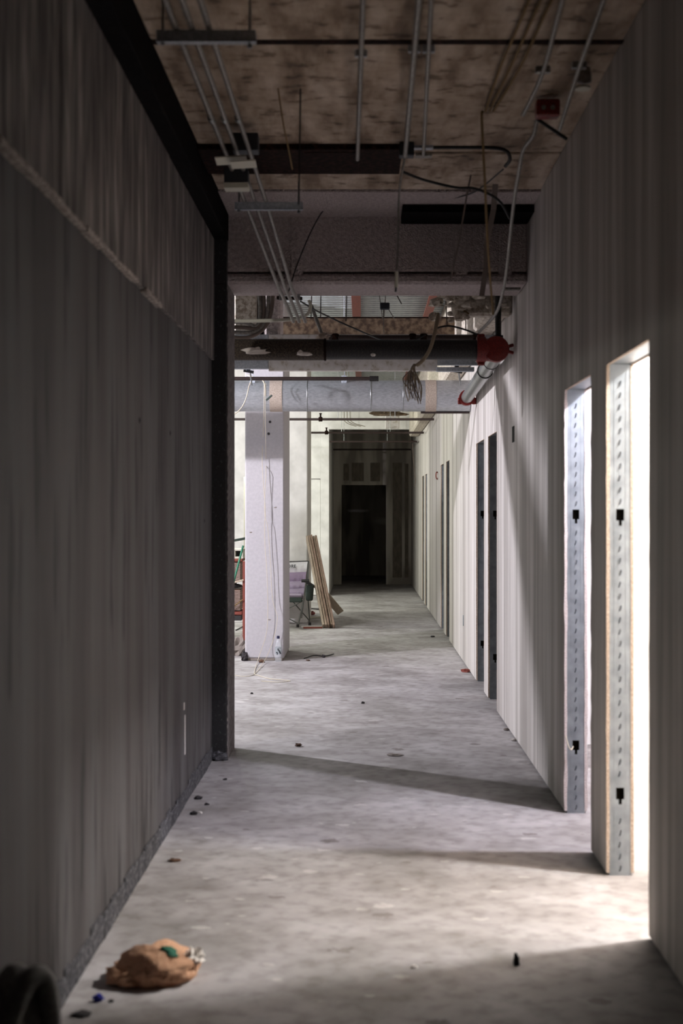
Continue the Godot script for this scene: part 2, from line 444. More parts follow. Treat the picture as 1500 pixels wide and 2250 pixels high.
# concrete, with plaster droppings scattered over it; five metres of floor to the picture's side
func floor_picture() -> ImageTexture:
	var n := 1024
	var a := FastNoiseLite.new()
	a.seed = 3
	a.frequency = 0.004
	a.fractal_octaves = 5
	var ia := a.get_seamless_image(n, n)
	var b := FastNoiseLite.new()
	b.seed = 8
	b.frequency = 0.014
	b.fractal_octaves = 4
	var ib := b.get_seamless_image(n, n)
	var im := Image.create(n, n, false, Image.FORMAT_RGB8)
	var dark := Color(0.55, 0.53, 0.52)
	var mid := Color(0.65, 0.63, 0.625)
	var pale := Color(0.735, 0.72, 0.72)
	for y in n:
		for x in n:
			var v: float = ia.get_pixel(x, y).r
			var w: float = ib.get_pixel(x, y).r
			var t: float = clamp((v - 0.5) * 1.15 + (w - 0.5) * 0.7 + 0.5, 0.0, 1.0)
			var c: Color = dark.lerp(mid, t * 2.0) if t < 0.5 else mid.lerp(pale, t * 2.0 - 1.0)
			im.set_pixel(x, y, c)
	var r := RandomNumberGenerator.new()
	r.seed = 77
	for i in 420:
		var cx := r.randi_range(0, n - 1)
		var cy := r.randi_range(0, n - 1)
		var big: float = pow(r.randf(), 3.0) * 9.0 + 1.0
		var el := r.randf_range(0.5, 1.0)
		var tone := Color(0.82, 0.80, 0.79) if r.randf() < 0.8 else Color(0.42, 0.39, 0.37)
		var k := int(big + 2)
		for dy in range(-k, k + 1):
			for dx in range(-k, k + 1):
				var q: float = sqrt(dx * dx + dy * dy / (el * el)) / big
				var ww: float = ib.get_pixel(posmod(cx + dx * 7, n), posmod(cy + dy * 7, n)).r
				if q + (ww - 0.5) * 1.2 < 0.85:
					var xx := posmod(cx + dx, n)
					var yy := posmod(cy + dy, n)
					im.set_pixel(xx, yy, im.get_pixel(xx, yy).lerp(tone, 0.55))
	return ImageTexture.create_from_image(im)

# ------------------------------------------------------------------ lamps
func work_lamp(where: Vector3, cord_to: float, c: Color, energy: float, label: String, r := 0.055) -> void:
	var t := thing("work_lamp", label, "lamp", where, "bare work lamps hung for the building work")
	var st := mb()
	tube(st, [where + Vector3(0, r * 0.9 + 0.08, 0), at(where.x, cord_to, -where.z)], 0.005, 6)
	obj("cord", st, M.wire_black, t)
	st = mb()
	lathe(st, where + Vector3(0, r * 0.9, 0), Vector3.UP, [[0.0, 0.0], [0.022, 0.0], [0.024, 0.02], [0.02, 0.08], [0.0, 0.085]], 14)
	obj("socket", st, M.dark_plastic, t)
	st = mb()
	lathe(st, where, Vector3.UP, [[0.0, -r], [r * 0.5, -r * 0.87], [r * 0.87, -r * 0.5], [r, 0.0], [r * 0.85, r * 0.5], [r * 0.45, r * 0.9], [0.0, r * 0.92]], 20)
	var m := mat(Color(1, 1, 1), 0.5)
	m.emission_enabled = true
	m.emission = c
	m.emission_energy_multiplier = 6.0
	obj("bulb", st, m, t)
	var o := OmniLight3D.new()
	o.name = "bulb_light"
	t.add_child(o)
	o.light_color = c
	o.light_energy = energy
	o.light_size = r
	o.omni_range = 40.0
	o.omni_attenuation = 2.0
	o.shadow_enabled = true

# ------------------------------------------------------------------ the setting
func camera_and_light() -> void:
	var cam := Camera3D.new()
	cam.name = "camera"
	add_child(cam)
	var lens := CameraAttributesPhysical.new()
	lens.frustum_focal_length = 50.0
	lens.frustum_focus_distance = 15.5
	lens.frustum_near = 0.05
	lens.frustum_far = 200.0
	lens.exposure_aperture = 2.8
	cam.attributes = lens
	cam.projection = Camera3D.PROJECTION_FRUSTUM
	cam.near = 0.05
	cam.far = 200.0
	cam.size = 0.05 * 2250.0 / F
	cam.frustum_offset = Vector2(-(CX - 750.0) / F * 0.05, (CY - 1125.0) / F * 0.05)
	cam.position = Vector3(0, EYE, 0)
	cam.current = true
	var we := WorldEnvironment.new()
	we.name = "environment"
	var e := Environment.new()
	e.background_mode = Environment.BG_COLOR
	e.background_color = Color.BLACK
	e.tonemap_mode = Environment.TONE_MAPPER_LINEAR
	e.tonemap_exposure = 1.0
	e.sdfgi_enabled = true
	e.ssao_enabled = true
	e.ssil_enabled = true
	we.environment = e
	add_child(we)

func lamps() -> void:
	work_lamp(at(2.16, 2.95, 5.62), CEIL, Color(1.0, 0.99, 0.98), 14.2, "bare globe lamp hanging in the bright room behind the nearest doorway", 0.11)
	work_lamp(at(2.05, 2.95, 6.44), CEIL, Color(0.94, 0.94, 1.0), 10.0, "cool white bulb hanging in the room behind the second doorway")
	work_lamp(at(-4.4, 3.19, 11.95), DECK, Color(0.965, 0.955, 1.0), 31.0, "lilac white bulb hanging in the open area left of the column")
	work_lamp(at(-3.0, 3.15, 7.8), CEIL, Color(1.0, 0.99, 0.97), 2.5, "bulb hanging in the open area behind the dark left wall")
	work_lamp(at(-1.9, 2.8, 17.2), DECK, Color(0.99, 1.0, 0.95), 3.1, "warm bulb hanging between the white column and the pier")
	work_lamp(at(-4.0, 2.75, 20.75), DECK, Color(0.99, 1.0, 0.95), 12.0, "warm bulb hanging left of the pier in the open area")
	work_lamp(at(-3.0, 2.8, 24.4), DECK, Color(0.99, 1.0, 0.96), 6.0, "bulb hanging before the pale far wall of the open area")

func shell() -> void:
	var st := mb()
	slab(st, -9.2, 4.4, -0.12, 0.0, -3.2, 36.0)
	struct("floor", st, M.floor)
	# slab over the near corridor and the rooms, in three panels with open joints between
	var c := struct_node("ceiling")
	for s in [[-3.2, 5.66], [5.70, 7.42], [7.46, 8.28]]:
		st = mb()
		slab(st, -0.845, XR, CEIL, CEIL + 0.1, s[0], s[1], 0.006)
		obj("slab_panel", st, M.slab, c)
	st = mb()
	slab(st, -0.845, XR, CEIL - 0.012, CEIL + 0.1, 8.30, 9.05, 0.004)
	obj("plaster_panel", st, M.fireproof, c)
	st = mb()
	slab(st, -9.2, 4.4, CEIL + 0.1, CEIL + 0.3, -3.2, 9.3)
	slab(st, -9.2, -1.07, CEIL, CEIL + 0.1, -3.2, 9.3)
	slab(st, XR + 0.117, 4.4, CEIL, CEIL + 0.1, -3.2, 9.6)
	obj("upper_slab", st, M.slab, c)
	# metal deck over the open area, sheets of folded steel with their ribs running across
	var dk := struct_node("ceiling_deck")
	var d := 9.2
	while d < 31.0:
		st = mb()
		var poly := PackedVector2Array()
		for k in 6:
			var o := d + k * 0.152
			poly.append_array([Vector2(o, DECK), Vector2(o + 0.09, DECK), Vector2(o + 0.105, DECK + 0.038), Vector2(o + 0.137, DECK + 0.038)])
		for k in 5:
			pass
		poly.append(Vector2(d + 0.912, DECK))
		poly.append(Vector2(d + 0.912, DECK + 0.08))
		poly.append(Vector2(d, DECK + 0.08))
		extrude_x(st, poly, -9.2, XR)
		obj("deck_sheet", st, M.deck, dk)
		d += 0.915
	st = mb()
	slab(st, XR, 4.4, DECK - 0.2, DECK, 9.6, 36.0)
	struct("ceiling_rooms", st, M.slab)
	st = mb()
	slab(st, -1.2, XR, DECK, DECK + 0.1, 31.0, 36.0)
	struct("ceiling_end", st, M.slab)
	# enclosure
	for w in [["wall_back", -9.2, 4.4, 0, CEIL + 0.2, -3.3, -3.2], ["wall_west", -9.3, -9.2, 0, DECK + 0.1, -3.2, 26.6], ["wall_east", 4.4, 4.5, 0, DECK, -3.2, 36.0], ["wall_north", -9.2, -1.07, 0, CEIL, 3.9, 4.0]]:
		st = mb()
		slab(st, w[1], w[2], w[3], w[4], w[5], w[6])
		struct(w[0], st, M.plaster)
	# partitions of the rooms on the right
	for w in [[2.9, 3.0], [6.16, 6.30], [9.5, 9.6], [15.4, 15.5], [21.0, 21.1]]:
		st = mb()
		slab(st, XR + 0.117, 4.4, 0, CEIL if w[0] < 9.0 else DECK - 0.2, w[0], w[1])
		struct("wall_partition", st, M.white_room)
	# far wall of the open area, with its wide closed door
	var fw := struct_node("wall_far")
	st = mb()
	slab(st, -9.2, -2.24, 0, DECK, 26.5, 26.62)
	slab(st, -2.24, -0.79, HEAD, DECK, 26.5, 26.62)
	slab(st, -0.79, -0.63, 0, DECK, 26.5, 26.62, 0.004)
	obj("plaster_face", st, M.plaster, fw)
	var dr := struct_node("door_9")
	for s in [[-2.235, -1.52], [-1.51, -0.795]]:
		st = mb()
		slab(st, s[0], s[1], 0.01, HEAD - 0.012, 26.53, 26.57, 0.004)
		var leaf := obj("door_leaf", st, M.plaster, dr)
		st = mb()
		lathe(st, at(s[1] - 0.06 if s[0] < -2 else s[0] + 0.06, 1.0, 26.53), Vector3(0, 0, 1), [[0.0, 0.0], [0.012, 0.0], [0.012, 0.03], [0.028, 0.04], [0.028, 0.06], [0.0, 0.068]], 14)
		obj("knob", st, M.galv, leaf)
	# soffit over the mouth of the dark end, its walls and the end wall with the open doorway
	st = mb()
	slab(st, -0.63, XR, 3.1, DECK, 26.5, 26.62, 0.004)
	struct("wall_soffit", st, M.plaster)
	st = mb()
	slab(st, -0.75, -0.63, 0, DECK, 26.62, 30.6)
	struct("wall_end_left", st, M.plaster)
	var ew := struct_node("wall_end")
	st = mb()
	slab(st, -0.75, -0.46, 0, DECK, 30.6, 30.72)
	slab(st, 0.5, XR, 0, DECK, 30.6, 30.72)
	slab(st, -0.46, 0.5, 2.14, DECK, 30.6, 30.72)
	obj("board_face", st, M.end_wall, ew)
	st = mb()
	for q in [[-0.42, -0.30, 2.24, 2.6], [-0.24, 0.02, 2.22, 2.62], [0.16, 0.37, 2.22, 2.62], [0.64, 0.84, 0.15, 2.62], [0.90, 0.98, 0.15, 2.6]]:
		st = mb()
		slab(st, q[0], q[1], q[2], q[3], 30.597, 30.6, 0.001)
		obj("bare_board_patch", st, M.bare_board, ew)
	st = mb()
	slab(st, -1.2, -1.1, 0, DECK, 30.72, 35.0)
	struct("wall_beyond_left", st, M.end_wall)
	st = mb()
	slab(st, -1.2, XR + 0.2, 0, DECK, 34.9, 35.0)
	struct("wall_beyond", st, M.end_wall)

func wall_right() -> void:
	var w := struct_node("wall_right")
	var cuts := [-3.2]
	for d in DOORS:
		cuts.append(d[0])
		cuts.append(d[1])
	cuts.append(36.0)
	var face := mb()
	var core := mb()
	var back := mb()
	for i in range(0, cuts.size(), 2):
		var a: float = cuts[i]
		var b: float = cuts[i + 1]
		slab(face, XR, XR + 0.013, 0.012, DECK, a, b)
		slab(back, XR + 0.104, XR + 0.117, 0.012, DECK, a, b)
		var a2: float = a if i == 0 else a + 0.09
		var b2: float = b if i == cuts.size() - 2 else b - 0.09
		if b2 > a2:
			slab(core, XR + 0.013, XR + 0.104, 0.0, DECK, a2, b2)
	for d in DOORS:
		slab(face, XR, XR + 0.013, HEAD, DECK, d[0], d[1])
		slab(back, XR + 0.104, XR + 0.117, HEAD, DECK, d[0], d[1])
		slab(core, XR + 0.013, XR + 0.104, HEAD + 0.06, DECK, d[0] - 0.09, d[1] + 0.09)
	obj("corridor_board", face, M.gyp, w)
	obj("room_board", back, M.white_room, w)
	obj("cavity_fill", core, M.cavity, w)
	for i in DOORS.size():
		door_frame(i)
	# cut-outs and boxes in the board
	var t := thing("outlet_box", "small black slot-like electrical box high on the corridor wall", "outlet box", at(XR, 2.09, 9.81))
	var st := mb()
	slab(st, XR - 0.004, XR + 0.002, 2.035, 2.145, 9.76, 9.88, 0.001)
	obj("rim", st, M.black_steel, t)
	t = thing("outlet_box", "pale low wall box between the doorway pairs on the right", "outlet box", at(XR, 0.42, 14.7))
	st = mb()
	slab(st, XR - 0.006, XR, 0.38, 0.49, 14.66, 14.74, 0.002)
	obj("cover", st, M.stud, t)

func jagged_strip(st: SurfaceTool, x0: float, x1: float, y0: float, y1: float, d: float, out: float, amp: float, sd: int) -> void:
	# the cut end of a board, uneven along its height; out is the way it faces
	var r := RandomNumberGenerator.new()
	r.seed = sd
	var y := y0
	var prev := [x0, x1, d]
	while y < y1 - 0.001:
		var ny: float = min(y + r.randf_range(0.02, 0.11), y1)
		var cur := [x0 + r.randf_range(-amp, amp * 0.3), x1 + r.randf_range(-amp, amp), d + out * r.randf_range(0.0, amp)]
		var n := Vector3(0, 0, -out)
		quad(st, at(prev[0], y, prev[2]), at(prev[1], y, prev[2]), at(cur[1], ny, cur[2]), at(cur[0], ny, cur[2]), n)
		quad(st, at(prev[0], y, prev[2]), at(cur[0], ny, cur[2]), at(cur[0], ny, d - out * 0.01), at(prev[0], y, d - out * 0.01), Vector3(-1, 0, 0))
		quad(st, at(prev[1], y, prev[2]), at(cur[1], ny, cur[2]), at(cur[1], ny, d - out * 0.01), at(prev[1], y, d - out * 0.01), Vector3(1, 0, 0))
		prev = cur
		y = ny

func door_frame(i: int) -> void:
	var d0: float = DOORS[i][0]
	var d1: float = DOORS[i][1]
	var near := i < 4
	var dn := struct_node("door_%d" % (i + 1))
	# head: a steel track with the board ends either side
	var st := mb()
	slab(st, XR + 0.014, XR + 0.103, HEAD + 0.004, HEAD + 0.012, d0, d1)
	slab(st, XR + 0.0135, XR + 0.016, HEAD + 0.004, HEAD + 0.04, d0, d1)
	slab(st, XR + 0.101, XR + 0.1035, HEAD + 0.004, HEAD + 0.04, d0, d1)
	obj("head_track", st, M.stud, dn)
	for e in [[-0.0006, 0.0136], [0.1034, 0.1176]]:
		st = mb()
		slab(st, XR + e[0], XR + e[1], HEAD - 0.0012, HEAD + 0.001, d0, d1)
		obj("board_edge", st, M.gyp_edge, dn)
	for s in [[d1, -1.0], [d0, 1.0]]:      # the far jamb faces the camera
		var dj: float = s[0]
		var o: float = s[1]
		# cut ends of the boards, proud of the stud by a few millimetres
		var k := 0
		for e in [[0.0, 0.013], [0.104, 0.117]]:
			st = mb()
			jagged_strip(st, XR + e[0], XR + e[1], 0.012, HEAD, dj, o, 0.0035 if i == 1 else 0.0015, 100 + i * 10 + k + int(o + 1) * 3)
			obj("board_edge", st, M.gyp_core if i == 1 else M.gyp_edge, dn)
			k += 1
		# steel stud, its web cut by key-shaped service holes
		st = mb()
		var w0 := XR + 0.014
		var w1 := XR + 0.103
		var h0 := XR + 0.041
		var h1 := XR + 0.076
		var face: float = dj - o * 0.002
		var f2: float = dj - o * 0.003
		slab(st, w0, h0, 0.0, HEAD + 0.004, face, f2)
		slab(st, h1, w1, 0.0, HEAD + 0.004, face, f2)
		var holes := [[0.325, 0.375], [1.515, 1.565]] if near else []
		var y := 0.0
		for hl in holes:
			slab(st, h0, h1, y, hl[0] - 0.022, face, f2)
			slab(st, h0, h0 + 0.012, hl[0] - 0.022, hl[0], face, f2)
			slab(st, h1 - 0.010, h1, hl[0] - 0.022, hl[0], face, f2)
			y = hl[1]
		slab(st, h0, h1, y, HEAD + 0.004, face, f2)
		for q in [[w0, w0 + 0.001], [w1 - 0.001, w1]]:
			slab(st, q[0], q[1], 0.0, HEAD + 0.004, f2, f2 - o * 0.035)
		slab(st, w0 + 0.018, w0 + 0.021, 0.0, HEAD, face + o * 0.0012, face)
		slab(st, w1 - 0.021, w1 - 0.018, 0.0, HEAD, face + o * 0.0012, face)
		var stud := obj("stud", st, M.stud, dn)
		st = mb()
		slab(st, w0 + 0.001, w1 - 0.001, 0.0, HEAD, dj - o * 0.075, dj - o * 0.088)
		obj("cavity_back", st, M.cavity, stud)
		if i < 2 and o < 0.0:
			# knurled dimples pressed into the web
			var mesh := dimple()
			var hh := 0.03
			while hh < HEAD - 0.03:
				var skip := false
				for hl in holes:
					if hh > hl[0] - 0.05 and hh < hl[1] + 0.03:
						skip = true
				if not skip:
					share("dimple", mesh, M.stud_mark, stud, Transform3D(Basis.IDENTITY, at(XR + 0.060 + 0.002 * sin(hh * 40.0), hh, dj - 0.0005)))
				hh += 0.0505
	if i == 1:
		st = mb()
		tube(st, curve([at(XR + 0.004, 0.40, d1 - 0.01), at(XR + 0.018, 0.345, d1 - 0.03), at(XR + 0.032, 0.332, d1 - 0.02), at(XR + 0.045, 0.342, d1 + 0.01)]), 0.0035, 6)
		tag(obj("wire_stub", st, M.wire_white), "short white wire stub poking from second doorway's low stud hole", "wire")

var dimple_mesh: Mesh
func dimple() -> Mesh:
	if dimple_mesh == null:
		var st := mb()
		var pts := []
		for k in 6:
			var t := k / 5.0
			pts.append(Vector3(-0.006 + 0.014 * t - 0.008 * t * t, -0.012 + 0.024 * t, 0.0))
		for k in range(1, 6):
			bar(st, pts[k - 1], pts[k], 0.0045, 0.004)
		dimple_mesh = st.commit()
	return dimple_mesh

func wall_left() -> void:
	var w := struct_node("wall_left")
	var st := mb()
	slab(st, -1.07, XL, 0.0, 3.27, -3.2, 8.905)
	obj("lower_face", st, M.soot, w)
	# the higher boards stand proud of the lower; one mesh for each board
	var ds := [-3.2, -0.5, 1.93, 4.37, 6.81, 8.90]
	for i in ds.size() - 1:
		st = mb()
		slab(st, XL - 0.002, XL + 0.016 + 0.002 * (i % 2), 2.498 + 0.004 * (i % 3), 3.26, ds[i], ds[i + 1] - 0.004, 0.002)
		obj("upper_board", st, M.soot_high, w)
	st = mb()
	var r := RandomNumberGenerator.new()
	r.seed = 5
	var d := 3.6
	while d < 6.3:
		var l: float = r.randf_range(0.12, 0.45)
		slab(st, XL, XL + 0.024 + r.randf() * 0.008, 2.482 + r.randf() * 0.01, 2.506, d, min(d + l, 8.89), 0.003)
		d += l + (0.0 if d < 5.3 else r.randf() * 0.3)
	obj("torn_edge", st, M.torn, w)
	st = mb()
	slab(st, XL - 0.002, XL + 0.0025, 0.507, 0.545, 7.50, 7.53)
	slab(st, XL - 0.002, XL + 0.0025, 0.266, 0.475, 7.535, 7.56)
	obj("bare_strip", st, M.white_chip, w)
	for h in [[4.92, 0.02], [6.02, 1.94], [6.98, 1.94], [8.48, 1.5]]:
		st = mb()
		lathe(st, at(XL - 0.001, h[1], h[0]), Vector3(1, 0, 0), [[0.012, 0.0], [0.014, 0.003], [0.006, 0.004], [0.0, 0.001]], 12)
		obj("anchor_hole", st, M.wire_black, w)
	# torn adhesive where a base strip came off
	st = mb()
	r.seed = 9
	d = -3.0
	while d < 8.9:
		var l: float = r.randf_range(0.05, 0.22)
		slab(st, XL, XL + 0.004 + r.randf() * 0.006, 0.0, 0.08 + r.randf() * 0.03, d, min(d + l, 8.9), 0.003)
		d += l
	struct("baseboard_left", st, M.glue)
	# black steel post and beam over the wall
	var p := thing("steel_post", "black painted steel post at the end of the dark wall", "post", at(-0.9, 0, 8.9))
	st = mb()
	slab(st, -1.07, -0.852, 0.0, 2.99, 8.9, 9.38, 0.006)
	slab(st, -1.07, -0.852, 2.975, 3.27, 8.9, 8.974, 0.0)
	obj("shaft", st, M.black_paint, p)
	st = mb()
	slab(st, -0.853, -0.845, 0.0, 2.98, 8.906, 9.374, 0.003)
	obj("plaster_return", st, M.edge_plaster, p)
	st = mb()
	lump(st, at(-0.90, 0.02, 8.885), Vector3(0.06, 0.035, 0.03), 4, 0.4)
	obj("mortar_foot", st, M.glue, p)
	var b := thing("steel_beam", "black steel beam running along the top of the left wall", "beam", at(-0.9, 3.26, 3.0))
	st = mb()
	slab(st, -1.07, -0.847, 3.26, CEIL + 0.098, -3.2, 8.97, 0.004)
	obj("web", st, M.black_steel, b)

func beams() -> void:
	# sprayed cross beam: web set back over a wide lower flange
	var t := thing("cross_beam", "wide fireproofed steel beam crossing the corridor overhead", "beam", at(0, 2.99, 9.0))
	var st := mb()
	slab(st, -1.068, XR, 3.075, DECK, 8.996, 9.30, 0.01)
	slab(st, -1.068, XR, 3.05, 3.08, 9.05, 9.30)
	obj("web", st, M.fireproof, t)
	st = mb()
	slab(st, -1.068, XR, 2.992, 3.058, 8.978, 9.48, 0.018)
	obj("lower_flange", st, M.fireproof, t)
	st = mb()
	for x in [-0.42, 0.62, 0.90]:
		slab(st, x - 0.04, x + 0.04, 3.05, CEIL + 0.05, 8.985, 9.05, 0.01)
	obj("stiffener", st, M.fireproof, t)
	var t2 := thing("cross_beam", "fireproofed steel beam over the open area left of the post", "beam", at(-5, 2.99, 9.0))
	st = mb()
	slab(st, -9.2, -1.07, 3.04, DECK, 9.10, 9.30, 0.01)
	obj("web", st, M.fireproof, t2)
	st = mb()
	slab(st, -9.2, -1.07, 2.992, 3.058, 8.978, 9.48, 0.018)
	obj("lower_flange", st, M.fireproof, t2)
	# flush flange under the slab
	t = thing("flange_beam", "dark rusty steel flange set flush across the slab", "beam", at(-0.2, CEIL, 7.4))
	st = mb()
	slab(st, -0.845, 0.20, CEIL - 0.03, CEIL + 0.02, 7.25, 7.78, 0.004)
	obj("flange", st, M.rust_dark, t)
	st = mb()
	slab(st, -0.3, -0.02, CEIL - 0.034, CEIL - 0.03, 7.3, 7.36)
	obj("lip", st, M.rust_dark, t)
	st = mb()
	slab(st, 0.24, XR, CEIL - 0.06, CEIL - 0.012, 8.62, 8.98, 0.004)
	tag(obj("steel_angle", st, M.black_steel), "black steel angle tucked before the fireproofed beam", "beam")
	st = mb()
	slab(st, -0.845, XR, CEIL - 0.004, CEIL, 5.655, 5.705, 0.001)
	tag(obj("joint_strip", st, M.rust_dark), "thin dark joint strip across the slab nearest the camera", "joint strip")
	# joists in primer under the deck, and the rusty cross angle
	for x in [[-0.066, "orange primed joist left of the hanging sensor under the metal deck"], [0.68, "orange primed joist beside the crumbling fireproofing on the right"], [-1.9, "orange primed joist over the open area left of the corridor"]]:
		t = thing("roof_joist", x[1], "joist", at(x[0], 3.62, 13.0), "joists under the metal deck")
		st = mb()
		slab(st, x[0] - 0.045, x[0] + 0.045, 3.62, 3.632, 9.5, 26.4, 0.002)
		obj("flange", st, M.primer, t)
		st = mb()
		slab(st, x[0] - 0.006, x[0] + 0.006, 3.632, DECK, 9.5, 26.4)
		obj("web", st, M.primer, t)
	t = thing("cross_angle", "rusty steel cross beam beneath the metal deck above the black pipe", "beam", at(0, 3.1, 12.4))
	st = mb()
	slab(st, -2.2, 0.80, 3.095, 3.25, 12.4, 12.43, 0.004)
	obj("upright_leg", st, M.rust, t)
	st = mb()
	slab(st, -2.2, 0.80, 3.24, 3.256, 12.4, 12.6, 0.003)
	obj("flat_leg", st, M.rust_dark, t)
	for x in [-0.9, -0.55, -0.2, 0.2, 0.42]:
		st = mb()
		slab(st, x, x + 0.05, 3.07, 3.10, 12.37, 12.4, 0.003)
		obj("clip", st, M.rust_dark, t)
	# pale sprayed mass over the right wall
	t = thing("side_beam", "crumbling pale fireproofing on the beam along the right wall", "beam", at(0.85, 2.95, 10.5))
	st = mb()
	slab(st, 0.62, XR, 2.92, DECK, 9.9, 10.02, 0.02)
	slab(st, 0.86, XR, 2.96, DECK, 10.0, 26.4, 0.02)
	obj("beam_face", st, M.fireproof_pale, t)
	st = mb()
	var r := RandomNumberGenerator.new()
	r.seed = 41
	for k in 26:
		lump(st, at(r.randf_range(0.50, 0.98), r.randf_range(2.88, 3.12), r.randf_range(9.75, 9.92)), Vector3(1, 0.8, 0.7) * r.randf_range(0.02, 0.06), 60 + k, 0.5, 1.8, 9, 6)
	var c := obj("crumbs", st, M.fireproof_pale, t)
	c.set_meta("kind", "stuff")
	# the white painted strip beam that throws the bands of shade on the wall
	t = thing("strip_beam", "white painted strip beam crossing behind the black pipe", "beam", at(0, 2.7, 11.3))
	st = mb()
	slab(st, -0.75, 0.59, 2.675, 2.965, 11.3, 11.35, 0.004)
	obj("painted_face", st, M.white_paint, t)
	st = mb()
	slab(st, -9.0, -1.3, 2.69, 2.91, 11.3, 11.34, 0.004)
	slab(st, -1.3, -0.752, 2.69, 2.965, 11.3, 11.34, 0.004)
	obj("bare_end", st, M.strut, t)
	st = mb()
	slab(st, -9.0, -1.3, 2.985, DECK - 0.002, 11.3, 11.36, 0.004)
	obj("upper_board", st, M.white_paint, t)
	st = mb()
	slab(st, 0.592, XR - 0.002, 2.72, 2.965, 11.3, 11.34, 0.004)
	obj("bare_end", st, M.strut, t)
	st = mb()
	slab(st, 0.58, 0.88, 2.665, 2.70, 11.24, 11.29, 0.004)
	obj("channel_lip", st, M.strut, t)

func columns() -> void:
	var t := thing("square_column", "pale lilac white square column with cords hanging down it", "column", at(-1.03, 0, 14.86))
	var st := mb()
	slab(st, -1.231, -0.823, 0.025, DECK, 14.86, 15.97, 0.012)
	obj("shaft", st, M.column, t)
	st = mb()
	slab(st, -1.222, -0.832, 0.0, 0.027, 14.868, 15.96, 0.004)
	obj("foot", st, M.rubble, t)
	for q in [[592, 1362], [605, 1115], [551, 1170]]:
		st = mb()
		var p := px(q[0], q[1], 14.86)
		lump(st, p, Vector3(0.014, 0.008, 0.004), q[0], 0.4, 2.0, 8, 5)
		obj("chip_mark", st, M.rubble, t)
	for q in [[590, 953], [593, 927]]:
		st = mb()
		lathe(st, px(q[0], q[1], 14.862), Vector3(0, 0, 1), [[0.014, 0.0], [0.014, 0.006], [0.0, 0.007]], 10)
		obj("bolt", st, M.dark_plastic, t)
	t = thing("wall_pier", "broad white pier standing behind the folding chair", "column", at(-1.3, 0, 20.0))
	st = mb()
	slab(st, -1.9, -0.782, 0.0, DECK, 20.0, 21.5, 0.01)
	obj("shaft", st, M.plaster, t)
	st = mb()
	slab(st, -1.905, -0.777, 0.0, 0.06, 19.99, 21.51, 0.004)
	obj("foot", st, M.plaster, t)

# ------------------------------------------------------------------ services overhead
func strut_bar(called: String, a: Vector3, b: Vector3, top: float, label: String) -> void:
	var t := thing(called, label, "strut", (a + b) / 2)
	var st := mb()
	var mid := (a + b) / 2
	var l := (b - a).length()
	box(st, mid + Vector3(0, -0.019, 0), Vector3(l, 0.003, 0.041))
	box(st, mid + Vector3(0, 0, 0.019), Vector3(l, 0.041, 0.003))
	box(st, mid + Vector3(0, 0, -0.019), Vector3(l, 0.041, 0.003))
	box(st, mid + Vector3(0, 0.019, 0.014), Vector3(l, 0.003, 0.010))
	box(st, mid + Vector3(0, 0.019, -0.014), Vector3(l, 0.003, 0.010))
	obj("channel", st, M.strut, t)
	for e in [a.lerp(b, 0.06), a.lerp(b, 0.94)]:
		st = mb()
		tube(st, [e - Vector3(0, 0.035, 0), Vector3(e.x, top, e.z)], 0.005, 8)
		var rod := obj("threaded_rod", st, M.galv, t)
		st = mb()
		lathe(st, e - Vector3(0, 0.032, 0), Vector3.UP, [[0.0, 0.0], [0.010, 0.0], [0.010, 0.009], [0.0, 0.009]], 6)
		obj("nut", st, M.galv, rod)

func run(called: String, pts: Array, r: float, m: Material, label: String, category: String, group := "", sides := 10) -> MeshInstance3D:
	var st := mb()
	tube(st, pts, r, sides)
	return tag(obj(called, st, m), label, category, group)

